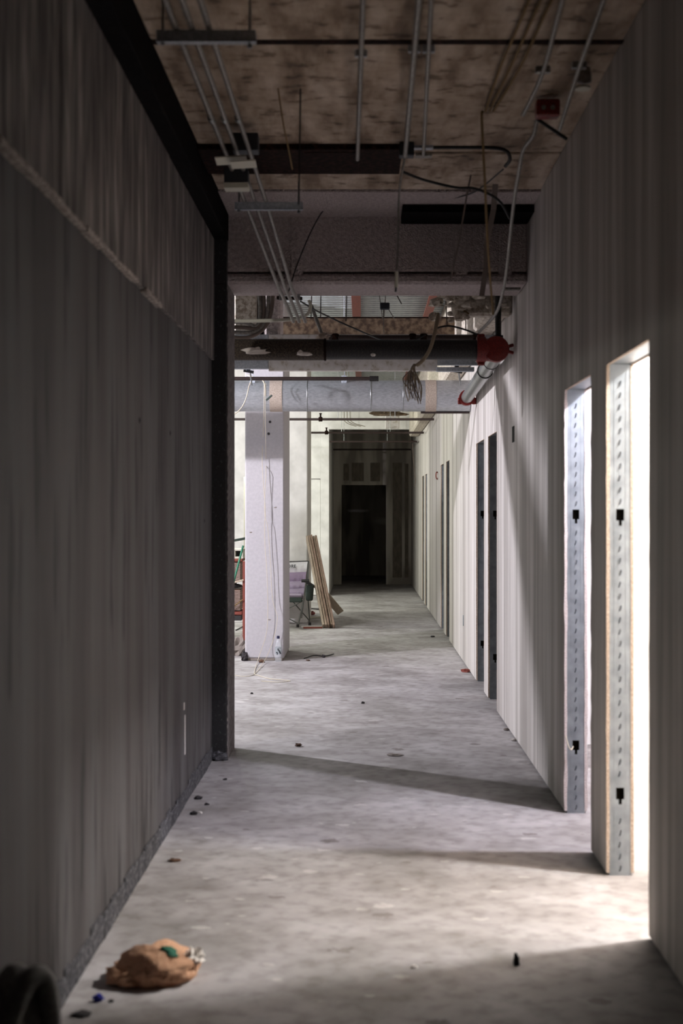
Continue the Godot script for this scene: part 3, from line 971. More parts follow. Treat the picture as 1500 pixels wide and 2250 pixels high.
func conduits() -> void:
	var hc := 3.30
	var names := ["leftmost of the three grey conduits along the dark left side", "middle of the three grey conduits along the dark left side", "rightmost of the three grey conduits along the dark left side"]
	var xs := [-0.675, -0.617, -0.555]
	for i in 3:
		var ex: float = -0.525 + i * 0.04
		var pts := [at(xs[i], hc, 0.6), at(xs[i], hc, 5.1), at(xs[i] + 0.01, hc, 8.0), at(ex, 2.952, 8.92), at(ex + 0.03, 2.90, 9.3), at(ex + 0.055, 2.84, 9.62)]
		var t := thing("conduit", names[i], "conduit", pts[0], "conduits hung along the left side")
		var st := mb()
		tube(st, pts, 0.0115, 10)
		obj("tube", st, M.conduit, t)
		for d in [3.4, 6.3]:
			st = mb()
			tube(st, [at(xs[i], hc, d), at(xs[i], hc, d + 0.05)], 0.0145, 10)
			obj("coupling", st, M.galv, t)
	strut_bar("strut_channel", px(345, 78, 5.14), px(562, 86, 5.14), CEIL, "slotted steel strut carrying the left conduits nearest the camera")
	strut_bar("strut_channel", px(516, 452, 8.0), px(665, 455, 8.0), CEIL - 0.02, "steel strut carrying the left conduits before the fireproofed beam")
	# junction boxes
	var t := thing("junction_box", "dark junction box on the left conduits, nearer of two", "junction box", px(540, 318, 6.9))
	var st := mb()
	box(st, px(540, 316, 6.9), Vector3(0.125, 0.085, 0.10), 0.004)
	obj("body", st, M.box_dark, t)
	st = mb()
	box(st, px(508, 352, 6.85), Vector3(0.15, 0.006, 0.10), 0.001, Basis(Vector3(0, 0, 1), 0.06) * Basis(Vector3(1, 0, 0), -0.12))
	obj("cover_plate", st, M.plate_white, t)
	st = mb()
	box(st, px(535, 361, 6.80), Vector3(0.12, 0.006, 0.10), 0.001, Basis(Vector3(0, 0, 1), 0.06) * Basis(Vector3(1, 0, 0), -0.10))
	obj("cover_plate", st, M.plate_white, t)
	t = thing("junction_box", "dark junction box with a pale lower cover, further on the left conduits", "junction box", px(520, 392, 7.3))
	st = mb()
	box(st, px(520, 390, 7.3), Vector3(0.122, 0.075, 0.09), 0.004)
	obj("body", st, M.box_dark, t)
	st = mb()
	box(st, px(520, 411, 7.3), Vector3(0.126, 0.030, 0.094), 0.002)
	obj("cover_plate", st, M.plate_white, t)
	# clamp where the bundle passes beneath the beam
	t = thing("pipe_clamp", "rusty clamp gripping the conduit bundle under the beam", "clamp", px(640, 660, 9.45))
	st = mb()
	box(st, px(636, 655, 9.42), Vector3(0.17, 0.022, 0.03), 0.004, Basis(Vector3(0, 0, 1), -0.03))
	obj("cross_bar", st, M.rust_dark, t)
	for x in [616, 656]:
		st = mb()
		lathe(st, px(x, 660, 9.40), Vector3.UP, [[0.0, 0.0], [0.010, 0.0], [0.010, 0.05], [0.0, 0.05]], 8)
		obj("bolt", st, M.galv, t)
	# middle of the slab
	for a in [[797, 785, 350, 0.0105, "single grey conduit running along the middle of the slab"], [920, 890, 342, 0.0125, "thicker grey conduit along the slab right of its middle"], [947, 930, 342, 0.009, "thin grey conduit beside the thicker one along the slab"]]:
		var p1 := px(a[0], 0, 1.81 * F / CY)
		var p2 := px(a[1], a[2], 1.81 * F / (CY - a[2]))
		var p0 := p1 + (p1 - p2).normalized() * 4.3
		t = thing("conduit", a[4], "conduit", p2, "conduits along the middle of the slab")
		st = mb()
		tube(st, [p0, p1, p2], a[3], 10)
		obj("tube", st, M.conduit, t)
		for q in [0.35, 0.75]:
			st = mb()
			var c: Vector3 = p0.lerp(p2, q)
			box(st, c + Vector3(0, 0.012, 0), Vector3(0.05, 0.03, 0.02), 0.003)
			obj("strap", st, M.strut, t)
	t = thing("junction_box", "small grey box where the middle conduits end", "junction box", px(893, 336, 7.2))
	st = mb()
	box(st, px(893, 330, 7.24), Vector3(0.075, 0.07, 0.07), 0.004)
	obj("body", st, M.box_dark, t)
	st = mb()
	box(st, px(898, 322, 7.3), Vector3(0.25, 0.028, 0.04), 0.003)
	obj("bracket", st, M.strut, t)
	st = mb()
	box(st, px(930, 342, 7.22), Vector3(0.085, 0.016, 0.05), 0.002)
	obj("cover_plate", st, M.conduit, t)
	run("flexible_conduit", curve([px(889, 348, 7.24), px(880, 395, 7.3), px(876, 440, 7.4), px(874, 540, 7.45), px(871, 600, 7.45)], 4), 0.006, M.conduit, "thin conduit dropping straight down before the fireproofed beam", "conduit")
	t = thing("conduit_end", "thick sleeve on the end of the dropping thin conduit", "conduit", px(870, 635, 7.45))
	st = mb()
	tube(st, [px(871, 596, 7.45), px(870, 632, 7.45)], 0.010, 10)
	obj("sleeve", st, M.plate_white, t)
	st = mb()
	tube(st, [px(870, 630, 7.45), px(869, 642, 7.45)], 0.006, 8)
	obj("nipple", st, M.galv, t)
	# right side
	for a in [[1235, 0, 1192, 160, 1149, 252, "left of the two grey conduits bending along the right of the slab"], [1326, 0, 1272, 150, 1229, 285, "right of the two grey conduits close to the right wall"]]:
		var p1 := px(a[0], a[1], 1.82 * F / (CY - a[1]))
		var p2 := px(a[2], a[3], 1.80 * F / (CY - a[3]))
		var p3 := px(a[4], a[5], 1.78 * F / (CY - a[5]))
		var p0 := p1 + (p1 - p2).normalized() * 2.0
		t = thing("conduit", a[6], "conduit", p3, "conduits along the right of the slab")
		st = mb()
		tube(st, curve([p0, p1, p2, p3], 4), 0.0095, 10)
		obj("tube", st, M.conduit, t)
		st = mb()
		box(st, p2 + Vector3(0, 0.012, 0), Vector3(0.06, 0.03, 0.02), 0.003)
		obj("strap", st, M.galv, t)
	t = thing("junction_box", "red square electrical box fixed to the slab near the right wall", "junction box", px(1202, 238, 6.42))
	st = mb()
	box(st, px(1202, 240, 6.42), Vector3(0.105, 0.075, 0.075), 0.006)
	obj("body", st, M.red, t)
	for x in [1194, 1214]:
		st = mb()
		lathe(st, px(x, 236, 6.383), Vector3(0, 0, 1), [[0.0, 0.0], [0.011, 0.0], [0.011, 0.004], [0.006, 0.005], [0.0, 0.003]], 14)
		obj("knockout", st, M.conduit, t)
	run("conduit", curve([px(1226, 255, 6.42), px(1200, 256, 6.44), px(1180, 264, 6.5), px(1172, 296, 6.62), px(1150, 328, 6.8), px(1141, 370, 7.0), px(1128, 450, 7.6), px(1113, 590, 8.5), px(1103, 648, 8.9), px(1088, 690, 9.2), px(1052, 730, 9.55)], 5), 0.010, M.conduit, "grey conduit bending from the red box down past the beam", "conduit")
	run("support_arm", [px(1180, 262, 6.46), px(1245, 306, 6.5)], 0.009, M.wire_black, "black slanting arm under the red electrical box", "bracket", "", 8)
	run("conduit", [px(1106, 635, 8.93), px(1143, 635, 8.93)], 0.011, M.conduit, "short level conduit stub running to the right wall under the beam", "conduit")
	t = thing("pale_fixture", "small pale round fixture on the slab beside the right wall", "fixture", px(1283, 175, 5.9))
	st = mb()
	lathe(st, px(1283, 165, 5.95), Vector3.DOWN, [[0.0, -0.03], [0.025, -0.03], [0.03, 0.0], [0.03, 0.03], [0.0, 0.034]], 14)
	obj("cup", st, M.conduit, t)
	st = mb()
	lathe(st, px(1280, 190, 5.95), Vector3.DOWN, [[0.0, 0.0], [0.03, 0.0], [0.034, 0.012], [0.0, 0.014]], 14)
	obj("rim", st, M.plate_white, t)

func cables() -> void:
	var dc := 1.862
	var tops := [[1162, "left of three tan cables running back along the slab"], [1188, "middle of three tan cables running back along the slab"], [1212, "right of three tan cables running back along the slab"]]
	var k := 0
	for a in tops:
		var p1 := px(a[0], 0, dc * F / CY)
		var p2 := px(1066 + k * 9, 244, dc * F / (CY - 244))
		var mid := (p1 + p2) / 2 + Vector3(0.012 * (k - 1), -0.006, 0)
		run("tan_cable", curve([p1 + (p1 - p2).normalized() * 1.6, p1, mid, p2], 5), 0.006, M.wire_tan, a[1], "cable", "tan cables along the slab", 7)
		k += 1
	run("tan_cable", curve([px(1060, 246, 6.62), px(1058, 262, 6.62), px(1065, 400, 6.8), px(1070, 520, 7.1), px(1077, 620, 7.5), px(1083, 690, 7.8)], 5), 0.0062, M.wire_tan, "tan cable hanging down before the beam at the right", "cable", "", 7)
	run("slack_rope", curve([px(1034, 385, 7.6), px(1025, 430, 7.7), px(1008, 530, 7.9), px(990, 610, 8.1)], 5), 0.005, M.strap_grey, "grey brown cord slanting down across the fireproofed beam", "cord", "", 7)
	var st := mb()
	for q in [[[1088, 405, 8.0], [1084, 460, 8.2], [1068, 540, 8.4]], [[1068, 540, 8.4], [1067, 590, 8.5], [1058, 650, 8.6]]]:
		for i in 2:
			bar(st, px(q[i][0], q[i][1], q[i][2]), px(q[i + 1][0], q[i + 1][1], q[i + 1][2]), 0.032, 0.004, 0.001)
	tag(obj("flat_strap", st, M.strap_grey), "flat grey brown strap hanging beside the tan cable", "strap")
	run("black_wire", curve([px(634, 640, 8.93), px(655, 575, 8.9), px(690, 495, 8.86), px(722, 452, 8.8), px(770, 443, 8.8), px(875, 447, 8.75), px(935, 450, 8.7), px(990, 437, 8.5), px(1045, 420, 8.2), px(1105, 372, 7.6)], 6), 0.0045, M.wire_black, "thin black wire looping across the face of the fireproofed beam", "wire", "", 6)
	run("black_wire", curve([px(886, 378, 7.45), px(930, 395, 7.5), px(1000, 412, 7.6), px(1045, 415, 7.6), px(1095, 440, 7.7), px(1120, 480, 7.8)], 6), 0.0075, M.wire_black, "thicker black cable sagging right of the middle conduits", "wire", "", 7)
	run("black_wire", curve([px(950, 324, 7.3), px(1010, 324, 7.3), px(1080, 325, 7.3), px(1112, 332, 7.3), px(1120, 350, 7.35), px(1110, 365, 7.45)], 5), 0.010, M.wire_black, "black cable curling from the grey box towards the right wall", "wire", "", 7)
	run("hanger_wire", [px(660, 195, 6.3), px(658, 330, 6.32), px(656, 450, 6.34)], 0.004, M.wire_black, "thin dark hanger wire hooked from the slab by the left conduits", "wire", "", 6)
	run("hanger_wire", curve([px(610, 190, 6.3), px(622, 270, 6.4), px(634, 330, 6.6), px(642, 372, 6.8)], 4), 0.0035, M.wire_tan, "pale bent hanger wire beside the left conduits", "wire", "", 6)
	# cords dropping from the duct down the column and looping on the floor
	var d := 14.80
	run("white_cord", curve([px(580, 838, 13.5), px(580, 900, 13.6), px(578, 952, d), px(576, 1000, d), px(577, 1042, d), px(583, 1125, d), px(581, 1150, d), px(582, 1200, d), px(587, 1272, d), px(588, 1360, d), px(584, 1396, d), px(575, 1425, 14.76), px(566, 1452, 14.64), fl(559, 1480, 0.006), fl(570, 1486, 0.006), fl(595, 1493, 0.006), fl(637, 1497, 0.006), fl(612, 1500, 0.006), fl(574, 1498, 0.006)], 5), 0.0032, M.wire_white, "white cord hanging in front of the column and looping right on floor", "cord", "", 6)
	run("white_cord", curve([px(584, 842, 13.48), px(583, 905, 13.6), px(584, 1000, d), px(584, 1042, d), px(581, 1125, d), px(588, 1160, d), px(594, 1232, d), px(598, 1312, d), px(608, 1350, d), px(609, 1362, d), px(602, 1400, d), px(592, 1428, 14.76), px(582, 1450, 14.66), fl(562, 1479, 0.005), fl(550, 1486, 0.005), fl(530, 1487, 0.005), fl(505, 1483, 0.005)], 5), 0.0028, M.wire_white, "second white cord on the column, bowing right and trailing left on floor", "cord", "", 6)
	run("white_cord", curve([px(556, 832, 13.3), px(548, 845, 13.3), px(542, 870, 13.3), px(534, 890, 13.3), px(524, 903, 13.3), px(512, 912, 13.3)], 5), 0.005, M.wire_white, "short white cord curling over the duct beside the dark post", "cord", "", 6)
	run("white_cord", curve([px(543, 824, 13.35), px(560, 830, 13.3), px(575, 834, 13.3), px(582, 846, 13.3), px(583, 870, 13.35)], 4), 0.007, M.wire_white, "thick white cord bent over the left end of the duct", "cord", "", 6)
	# rope draped over the black pipe with a frayed end
	var t := thing("frayed_rope", "grey brown rope draped over the black pipe with a frayed end", "rope", px(930, 790, 9.55))
	st = mb()
	tube(st, curve([px(962, 690, 9.75), px(955, 730, 9.60), px(945, 765, 9.56), px(930, 790, 9.58), px(915, 803, 9.6)], 5), 0.013, 8)
	obj("strand", st, M.rope, t)
	var r := RandomNumberGenerator.new()
	r.seed = 15
	for i in 26:
		st = mb()
		var o := r.randf_range(-16, 18)
		var e := r.randf_range(-10, 10)
		var low := r.randf_range(845, 888)
		tube(st, curve([px(911 + r.randf_range(-3, 3), 798 + r.randf_range(0, 6), 9.6), px(906 + e * 0.6, 815, 9.60 + r.randf() * 0.06), px(905 + o * 0.7 + e, lerp(815.0, low, 0.5), 9.56 + r.randf() * 0.12), px(907 + o, low, 9.6 + r.randf() * 0.06)], 4), r.randf_range(0.0018, 0.0042), 5)
		obj("fibre", st, M.rope if i % 3 else M.strap_grey, t)
	run("tan_cable", curve([px(972, 640, 10.0), px(995, 662, 9.95), px(1015, 680, 9.9), px(1030, 690, 9.9)], 4), 0.006, M.wire_tan, "short tan cable slanting over the crumbling fireproofing", "cable", "", 6)
	run("black_wire", curve([px(660, 662, 9.6), px(690, 680, 9.9), px(720, 695, 10.2), px(770, 718, 10.3), px(850, 750, 9.9), px(905, 748, 9.85), px(935, 735, 9.85)], 5), 0.006, M.wire_black, "dark wire sagging from the conduit clamp over the black pipe", "wire", "", 6)
	run("black_wire", curve([px(955, 722, 9.7), px(985, 716, 9.7), px(1020, 724, 9.7), px(1048, 735, 9.7)], 4), 0.007, M.wire_black, "short black cable humped above the red elbow", "wire", "", 6)

func sprinkler_pipes() -> void:
	# main: black pipe across, red elbow, galvanised leg along the right wall
	var y := 2.66
	var t := thing("fire_main", "black pipe crossing the corridor with red elbow and galvanised leg", "pipe", at(0, y, 9.7))
	var st := mb()
	tube(st, [at(-0.262, y, 9.7), at(0.80, y, 9.7)], 0.068, 22)
	obj("black_pipe", st, M.pipe_black, t)
	st = mb()
	tube(st, [at(-2.6, y, 9.7), at(-0.255, y, 9.7)], 0.073, 22)
	var br := obj("brown_sleeve", st, M.pipe_brown, t)
	st = mb()
	ring(st, at(-0.258, y, 9.7), Vector3(1, 0, 0), 0.068, 0.010, 22)
	obj("sleeve_end", st, M.rust_dark, br)
	for q in [[560, 772, 0.085, 0.026], [668, 778, 0.05, 0.014], [660, 776, 0.02, 0.018]]:
		st = mb()
		lump(st, px(q[0], q[1], 9.63), Vector3(q[2], q[3], 0.012), q[0], 0.4, 2.0, 12, 7)
		obj("torn_patch", st, M.tissue, br)
	st = mb()
	lump(st, px(820, 780, 9.64), Vector3(0.018, 0.012, 0.008), 82, 0.3, 2.0, 9, 6)
	obj("plaster_splash", st, M.tissue, t)
	# elbow
	var cen := at(0.80, y, 9.81)
	var pts := []
	for k in 9:
		var an := PI / 2 * k / 8.0
		pts.append(cen + Vector3(sin(an) * 0.118, 0, cos(an) * 0.11))
	st = mb()
	tube(st, pts, 0.078, 22)
	var el := obj("red_elbow", st, M.red, t)
	st = mb()
	tube(st, [at(0.775, y, 9.7), at(0.835, y, 9.7)], 0.088, 22)
	for s in [-1.0, 1.0]:
		box(st, at(0.805, y + s * 0.09, 9.7), Vector3(0.05, 0.035, 0.03), 0.006)
	obj("coupling", st, M.red, t)
	st = mb()
	lathe(st, at(0.905, y, 9.66), Vector3(0, 0, 1), [[0.0, -0.02], [0.085, -0.02], [0.09, 0.0], [0.085, 0.02], [0.05, 0.028], [0.0, 0.03]], 24)
	obj("end_cap", st, M.red, t)
	st = mb()
	for s in [-0.02, 0.022]:
		box(st, at(1.0, y + s, 9.67), Vector3(0.05, 0.022, 0.03), 0.005, Basis(Vector3(0, 0, 1), s * 14.0))
	obj("coupling_lug", st, M.red, t)
	st = mb()
	var a := at(0.915, 2.635, 9.80)
	var b := at(0.952, 2.60, 13.05)
	tube(st, [a, b], 0.054, 22)
	var leg := obj("galvanised_leg", st, M.galv, t)
	for q in [0.30, 0.12]:
		st = mb()
		ring(st, a.lerp(b, q), b - a, 0.056, 0.007 if q > 0.2 else 0.003, 20)
		obj("clamp_ring", st, M.pipe_black, leg)
	st = mb()
	tube(st, [b - (b - a).normalized() * 0.07, b + (b - a).normalized() * 0.02], 0.072, 22)
	for s in [-1.0, 1.0]:
		box(st, b + Vector3(s * 0.065, -0.03, 0.03), Vector3(0.04, 0.06, 0.045), 0.006)
	obj("coupling", st, M.red, t)
	st = mb()
	tube(st, [at(0.924, 2.70, 9.72), at(0.924, 3.05, 9.72), at(0.924, 3.7, 9.72)], 0.021, 12)
	tube(st, [at(0.924, 2.70, 9.72), at(0.924, 2.76, 9.72)], 0.034, 12)
	obj("riser", st, M.pipe_black, t)
	# lesser pipes
	t = thing("branch_pipe", "thin dark pipe running just above and behind the black main", "pipe", at(0, 2.815, 10.3))
	st = mb()
	tube(st, [at(-0.29, 2.815, 10.3), at(0.86, 2.815, 10.3)], 0.021, 12)
	obj("tube", st, M.pipe_dark, t)
	for x in [-0.20, 0.36, 0.44, 0.82]:
		st = mb()
		lathe(st, at(x, 2.79, 10.3), Vector3.UP, [[0.0, -0.02], [0.024, -0.02], [0.03, 0.0], [0.03, 0.045], [0.02, 0.055], [0.0, 0.058]], 12)
		obj("fitting", st, M.rust_dark, t)
	t = thing("branch_pipe", "thin dark pipe lying just above the round duct", "pipe", at(-0.6, 2.728, 12.7))
	st = mb()
	tube(st, [at(-2.4, 2.745, 12.7), at(0.13, 2.745, 12.7)], 0.017, 12)
	obj("tube", st, M.pipe_dark, t)
	st = mb()
	tube(st, [at(0.06, 2.745, 12.7), at(0.14, 2.745, 12.7)], 0.024, 12)
	obj("end_cap", st, M.pipe_black, t)
	run("branch_pipe", [at(0.56, 2.517, 13.75), at(1.03, 2.517, 13.75)], 0.012, M.pipe_dark, "short dark pipe under the duct's right end", "pipe")
	for q in [[20.0, 704, 921, "nearest of the level sprinkler pipes beyond the column"], [23.35, 717, 951, "second of the level sprinkler pipes beyond the column"], [26.3, 0, 0, "black sprinkler pipe at the mouth of the dark end"], [29.6, 0, 0, "furthest black sprinkler pipe before the end wall"]]:
		t = thing("sprinkler_pipe", q[3], "pipe", at(0, 2.86, q[0]), "level sprinkler pipes")
		st = mb()
		var x0: float = -8.0 if q[0] < 26.0 else -0.62
		tube(st, [at(x0, 2.86, q[0]), at(1.0, 2.86, q[0])], 0.017, 12)
		obj("tube", st, M.pipe_dark, t)
		for hx in [0.45, -0.35]:
			st = mb()
			tube(st, [at(hx, 2.87, q[0]), at(hx, DECK, q[0])], 0.004, 6)
			obj("hanger_rod", st, M.galv, t)
		if q[1] > 0:
			st = mb()
			var p := px(q[1], q[2], q[0])
			lathe(st, Vector3(p.x, 2.83, p.z), Vector3.UP, [[0.0, 0.0], [0.026, 0.0], [0.032, 0.03], [0.026, 0.06], [0.012, 0.065], [0.012, 0.10], [0.02, 0.105], [0.02, 0.115], [0.0, 0.118]], 12)
			obj("sprinkler_head", st, M.rust_dark, t)
	# round duct
	t = thing("round_duct", "large round galvanised duct crossing above the column", "duct", at(0, 2.676, 13.75))
	var xs := [-3.6, -2.62, -1.60, -0.53, 0.08, 0.39, XR]
	for i in xs.size() - 1:
		st = mb()
		tube(st, [at(xs[i], 2.676, 13.75), at(xs[i + 1], 2.676, 13.75)], 0.150 + 0.0015 * (i % 2), 40)
		obj("duct_section", st, M.duct, t)
		st = mb()
		ring(st, at(xs[i + 1] - 0.004, 2.676, 13.75), Vector3(1, 0, 0), 0.150, 0.0045, 40)
		obj("seam", st, M.galv, t)
	for x in [[-0.895, -0.775], [0.60, 0.705]]:
		st = mb()
		tube(st, [at(x[0], 2.676, 13.75), at(x[1], 2.676, 13.75)], 0.1535, 40)
		obj("mastic_band", st, M.mastic, t)
	for x in [-0.18, -1.06]:
		st = mb()
		box(st, at(x, 2.83, 13.66), Vector3(0.05, 0.07, 0.012), 0.002)
		tube(st, [at(x, 2.82, 13.68), at(x, DECK, 13.68)], 0.004, 6)
		obj("hanger_strap", st, M.strut, t)

func odds_overhead() -> void:
	# looped flexible tubes by the dark post
	for i in 4:
		var o := i * 11.0
		run("flexible_tube", curve([px(600 - o, 628, 10.4), px(598 - o * 0.8, 670, 10.4), px(590 - o * 0.6, 705, 10.4), px(570 - o * 0.3, 730 - o * 0.4, 10.4), px(540, 742 - o, 10.4), px(500, 740 - o, 10.4)], 5), 0.014, M.conduit if i % 2 else M.strap_grey, ["outermost", "second", "third", "innermost"][i] + " of the looped flexible tubes beside the dark post", "tube", "looped flexible tubes", 8)
	run("conduit", curve([px(500, 705, 9.75), px(560, 705, 9.75), px(625, 703, 9.75), px(655, 699, 9.75), px(676, 690, 9.75), px(682, 672, 9.75), px(678, 660, 9.75)], 5), 0.012, M.plate_white, "pale conduit running level from the dark post, bending up at its end", "conduit")
	run("conduit", [px(684, 672, 10.2), px(707, 735, 10.0)], 0.013, M.conduit, "short slanting conduit stub over the black pipe", "conduit")
	var st := mb()
	lump(st, px(710, 741, 9.9), Vector3(0.045, 0.03, 0.03), 33, 0.4, 1.8)
	tag(obj("mortar_lump", st, M.mastic), "tan mortar lump on top of the black pipe", "mortar")
	var t := thing("concrete_stub", "dusty concrete stub beside the looped tubes, left of the conduits", "column", px(540, 665, 11.4))
	st = mb()
	slab(st, -1.03, -0.85, 2.90, DECK, 11.4, 11.7, 0.01)
	obj("shaft", st, M.fireproof_pale, t)
	st = mb()
	slab(st, -0.845, -0.80, 2.95, DECK, 11.5, 11.62, 0.004)
	obj("slot_plate", st, M.black_steel, t)
	st = mb()
	slab(st, -0.79, -0.66, 2.93, DECK, 11.35, 11.8, 0.02)
	tag(obj("fireproofed_post", st, M.fireproof), "grey fireproofed post behind the looped tubes", "column")
	# hanging sensor
	t = thing("hanging_sensor", "small dark square sensor hanging by wires under the metal deck", "sensor", px(845, 673, 10.6))
	st = mb()
	box(st, px(845, 673, 10.6), Vector3(0.072, 0.052, 0.05), 0.006)
	obj("housing", st, M.box_dark, t)
	for a in [[832, 640, 840, 700], [848, 634, 843, 700], [842, 680, 843, 733], [852, 678, 866, 700]]:
		st = mb()
		tube(st, [px(a[0], a[1], 10.6), px(a[2], a[3], 10.58)], 0.0035, 6)
		obj("wire", st, M.conduit, t)
	for a in [[860, 627, 882, 668, "long dark hanger strap slanting beside the sensor"], [685, 632, 683, 700, "left of the thin hanger rods below the metal deck"], [705, 630, 704, 700, "middle of the thin hanger rods below the metal deck"], [762, 632, 760, 706, "right of the thin hanger rods below the metal deck"], [978, 640, 982, 718, "hanger rod before the crumbling fireproofing"], [1023, 690, 1023, 725, "short hanger rod above the red elbow"]]:
		run("hanger_rod", [px(a[0], a[1], 10.5), px(a[2], a[3], 10.48)], 0.0045, M.pipe_dark, a[4], "rod", "", 6)
	# clamp hangers by the duct
	for a in [[545, 806, "grey beam clamp hanging left above the duct"], [1003, 806, "black beam clamp hanging right above the duct"]]:
		t = thing("beam_clamp", a[2], "clamp", px(a[0], a[1], 11.5))
		st = mb()
		box(st, px(a[0], a[1] - 2, 11.5), Vector3(0.035, 0.09, 0.03), 0.004)
		obj("jaw", st, M.box_dark if a[0] < 800 else M.pipe_black, t)
		st = mb()
		tube(st, [px(a[0] - 10, a[1] + 8, 11.5), px(a[0] + 12, a[1] + 12, 11.5)], 0.012, 8)
		obj("bolt", st, M.dark_plastic, t)
		st = mb()
		tube(st, [px(a[0] + 4, a[1] + 8, 11.5), px(a[0] + 8, a[1] + 40, 11.6)], 0.006, 6)
		obj("rod", st, M.galv, t)
	st = mb()
	box(st, px(591, 874, 13.45), Vector3(0.018, 0.075, 0.012), 0.003, Basis(Vector3(0, 0, 1), -0.85))
	tag(obj("plug", st, M.fab_green), "small dark plug hanging in front of the duct's tan band", "plug")
	# rusty ceiling remains further off
	st = mb()
	lump(st, at(0.42, 3.23, 24.2), Vector3(0.28, 0.05, 0.12), 91, 0.5, 1.6)
	tag(obj("rusty_clump", st, M.rust), "rust brown clump hanging near the far ceiling", "clump")
	st = mb()
	slab(st, 0.38, 0.62, 2.98, 3.2, 24.2, 24.3, 0.01)
	tag(obj("pale_bracket", st, M.white_paint), "pale bracket below the rust brown clump", "bracket")
	for k in 3:
		run("white_cord", curve([at(-0.30 + k * 0.04, DECK, 22.0), at(-0.29 + k * 0.045, 3.1, 22.0), at(-0.27 + k * 0.05, 2.95, 22.0), at(-0.1 + k * 0.07, 2.88, 22.0)], 4), 0.006, M.wire_white, ["left", "middle", "right"][k] + " of the thin white cords dangling above the dark end", "cord", "white cords above the dark end", 6)
	run("dangling_cable", curve([at(0.94, 2.86, 27.0), at(0.97, 2.4, 27.0), at(1.0, 2.15, 27.0), at(0.97, 2.05, 27.0)], 4), 0.008, M.strap_grey, "cable dangling by the right wall at the dark end", "cable", "", 6)
	st = mb()
	ring(st, at(XR - 0.012, EYE + 81 * 19.7 / F, 19.7), Vector3(1, 0, 0.4), 0.05, 0.008, 18)
	tag(obj("orange_ring", st, M.brick_red), "orange brown ring of wire hanging on the right wall", "ring")

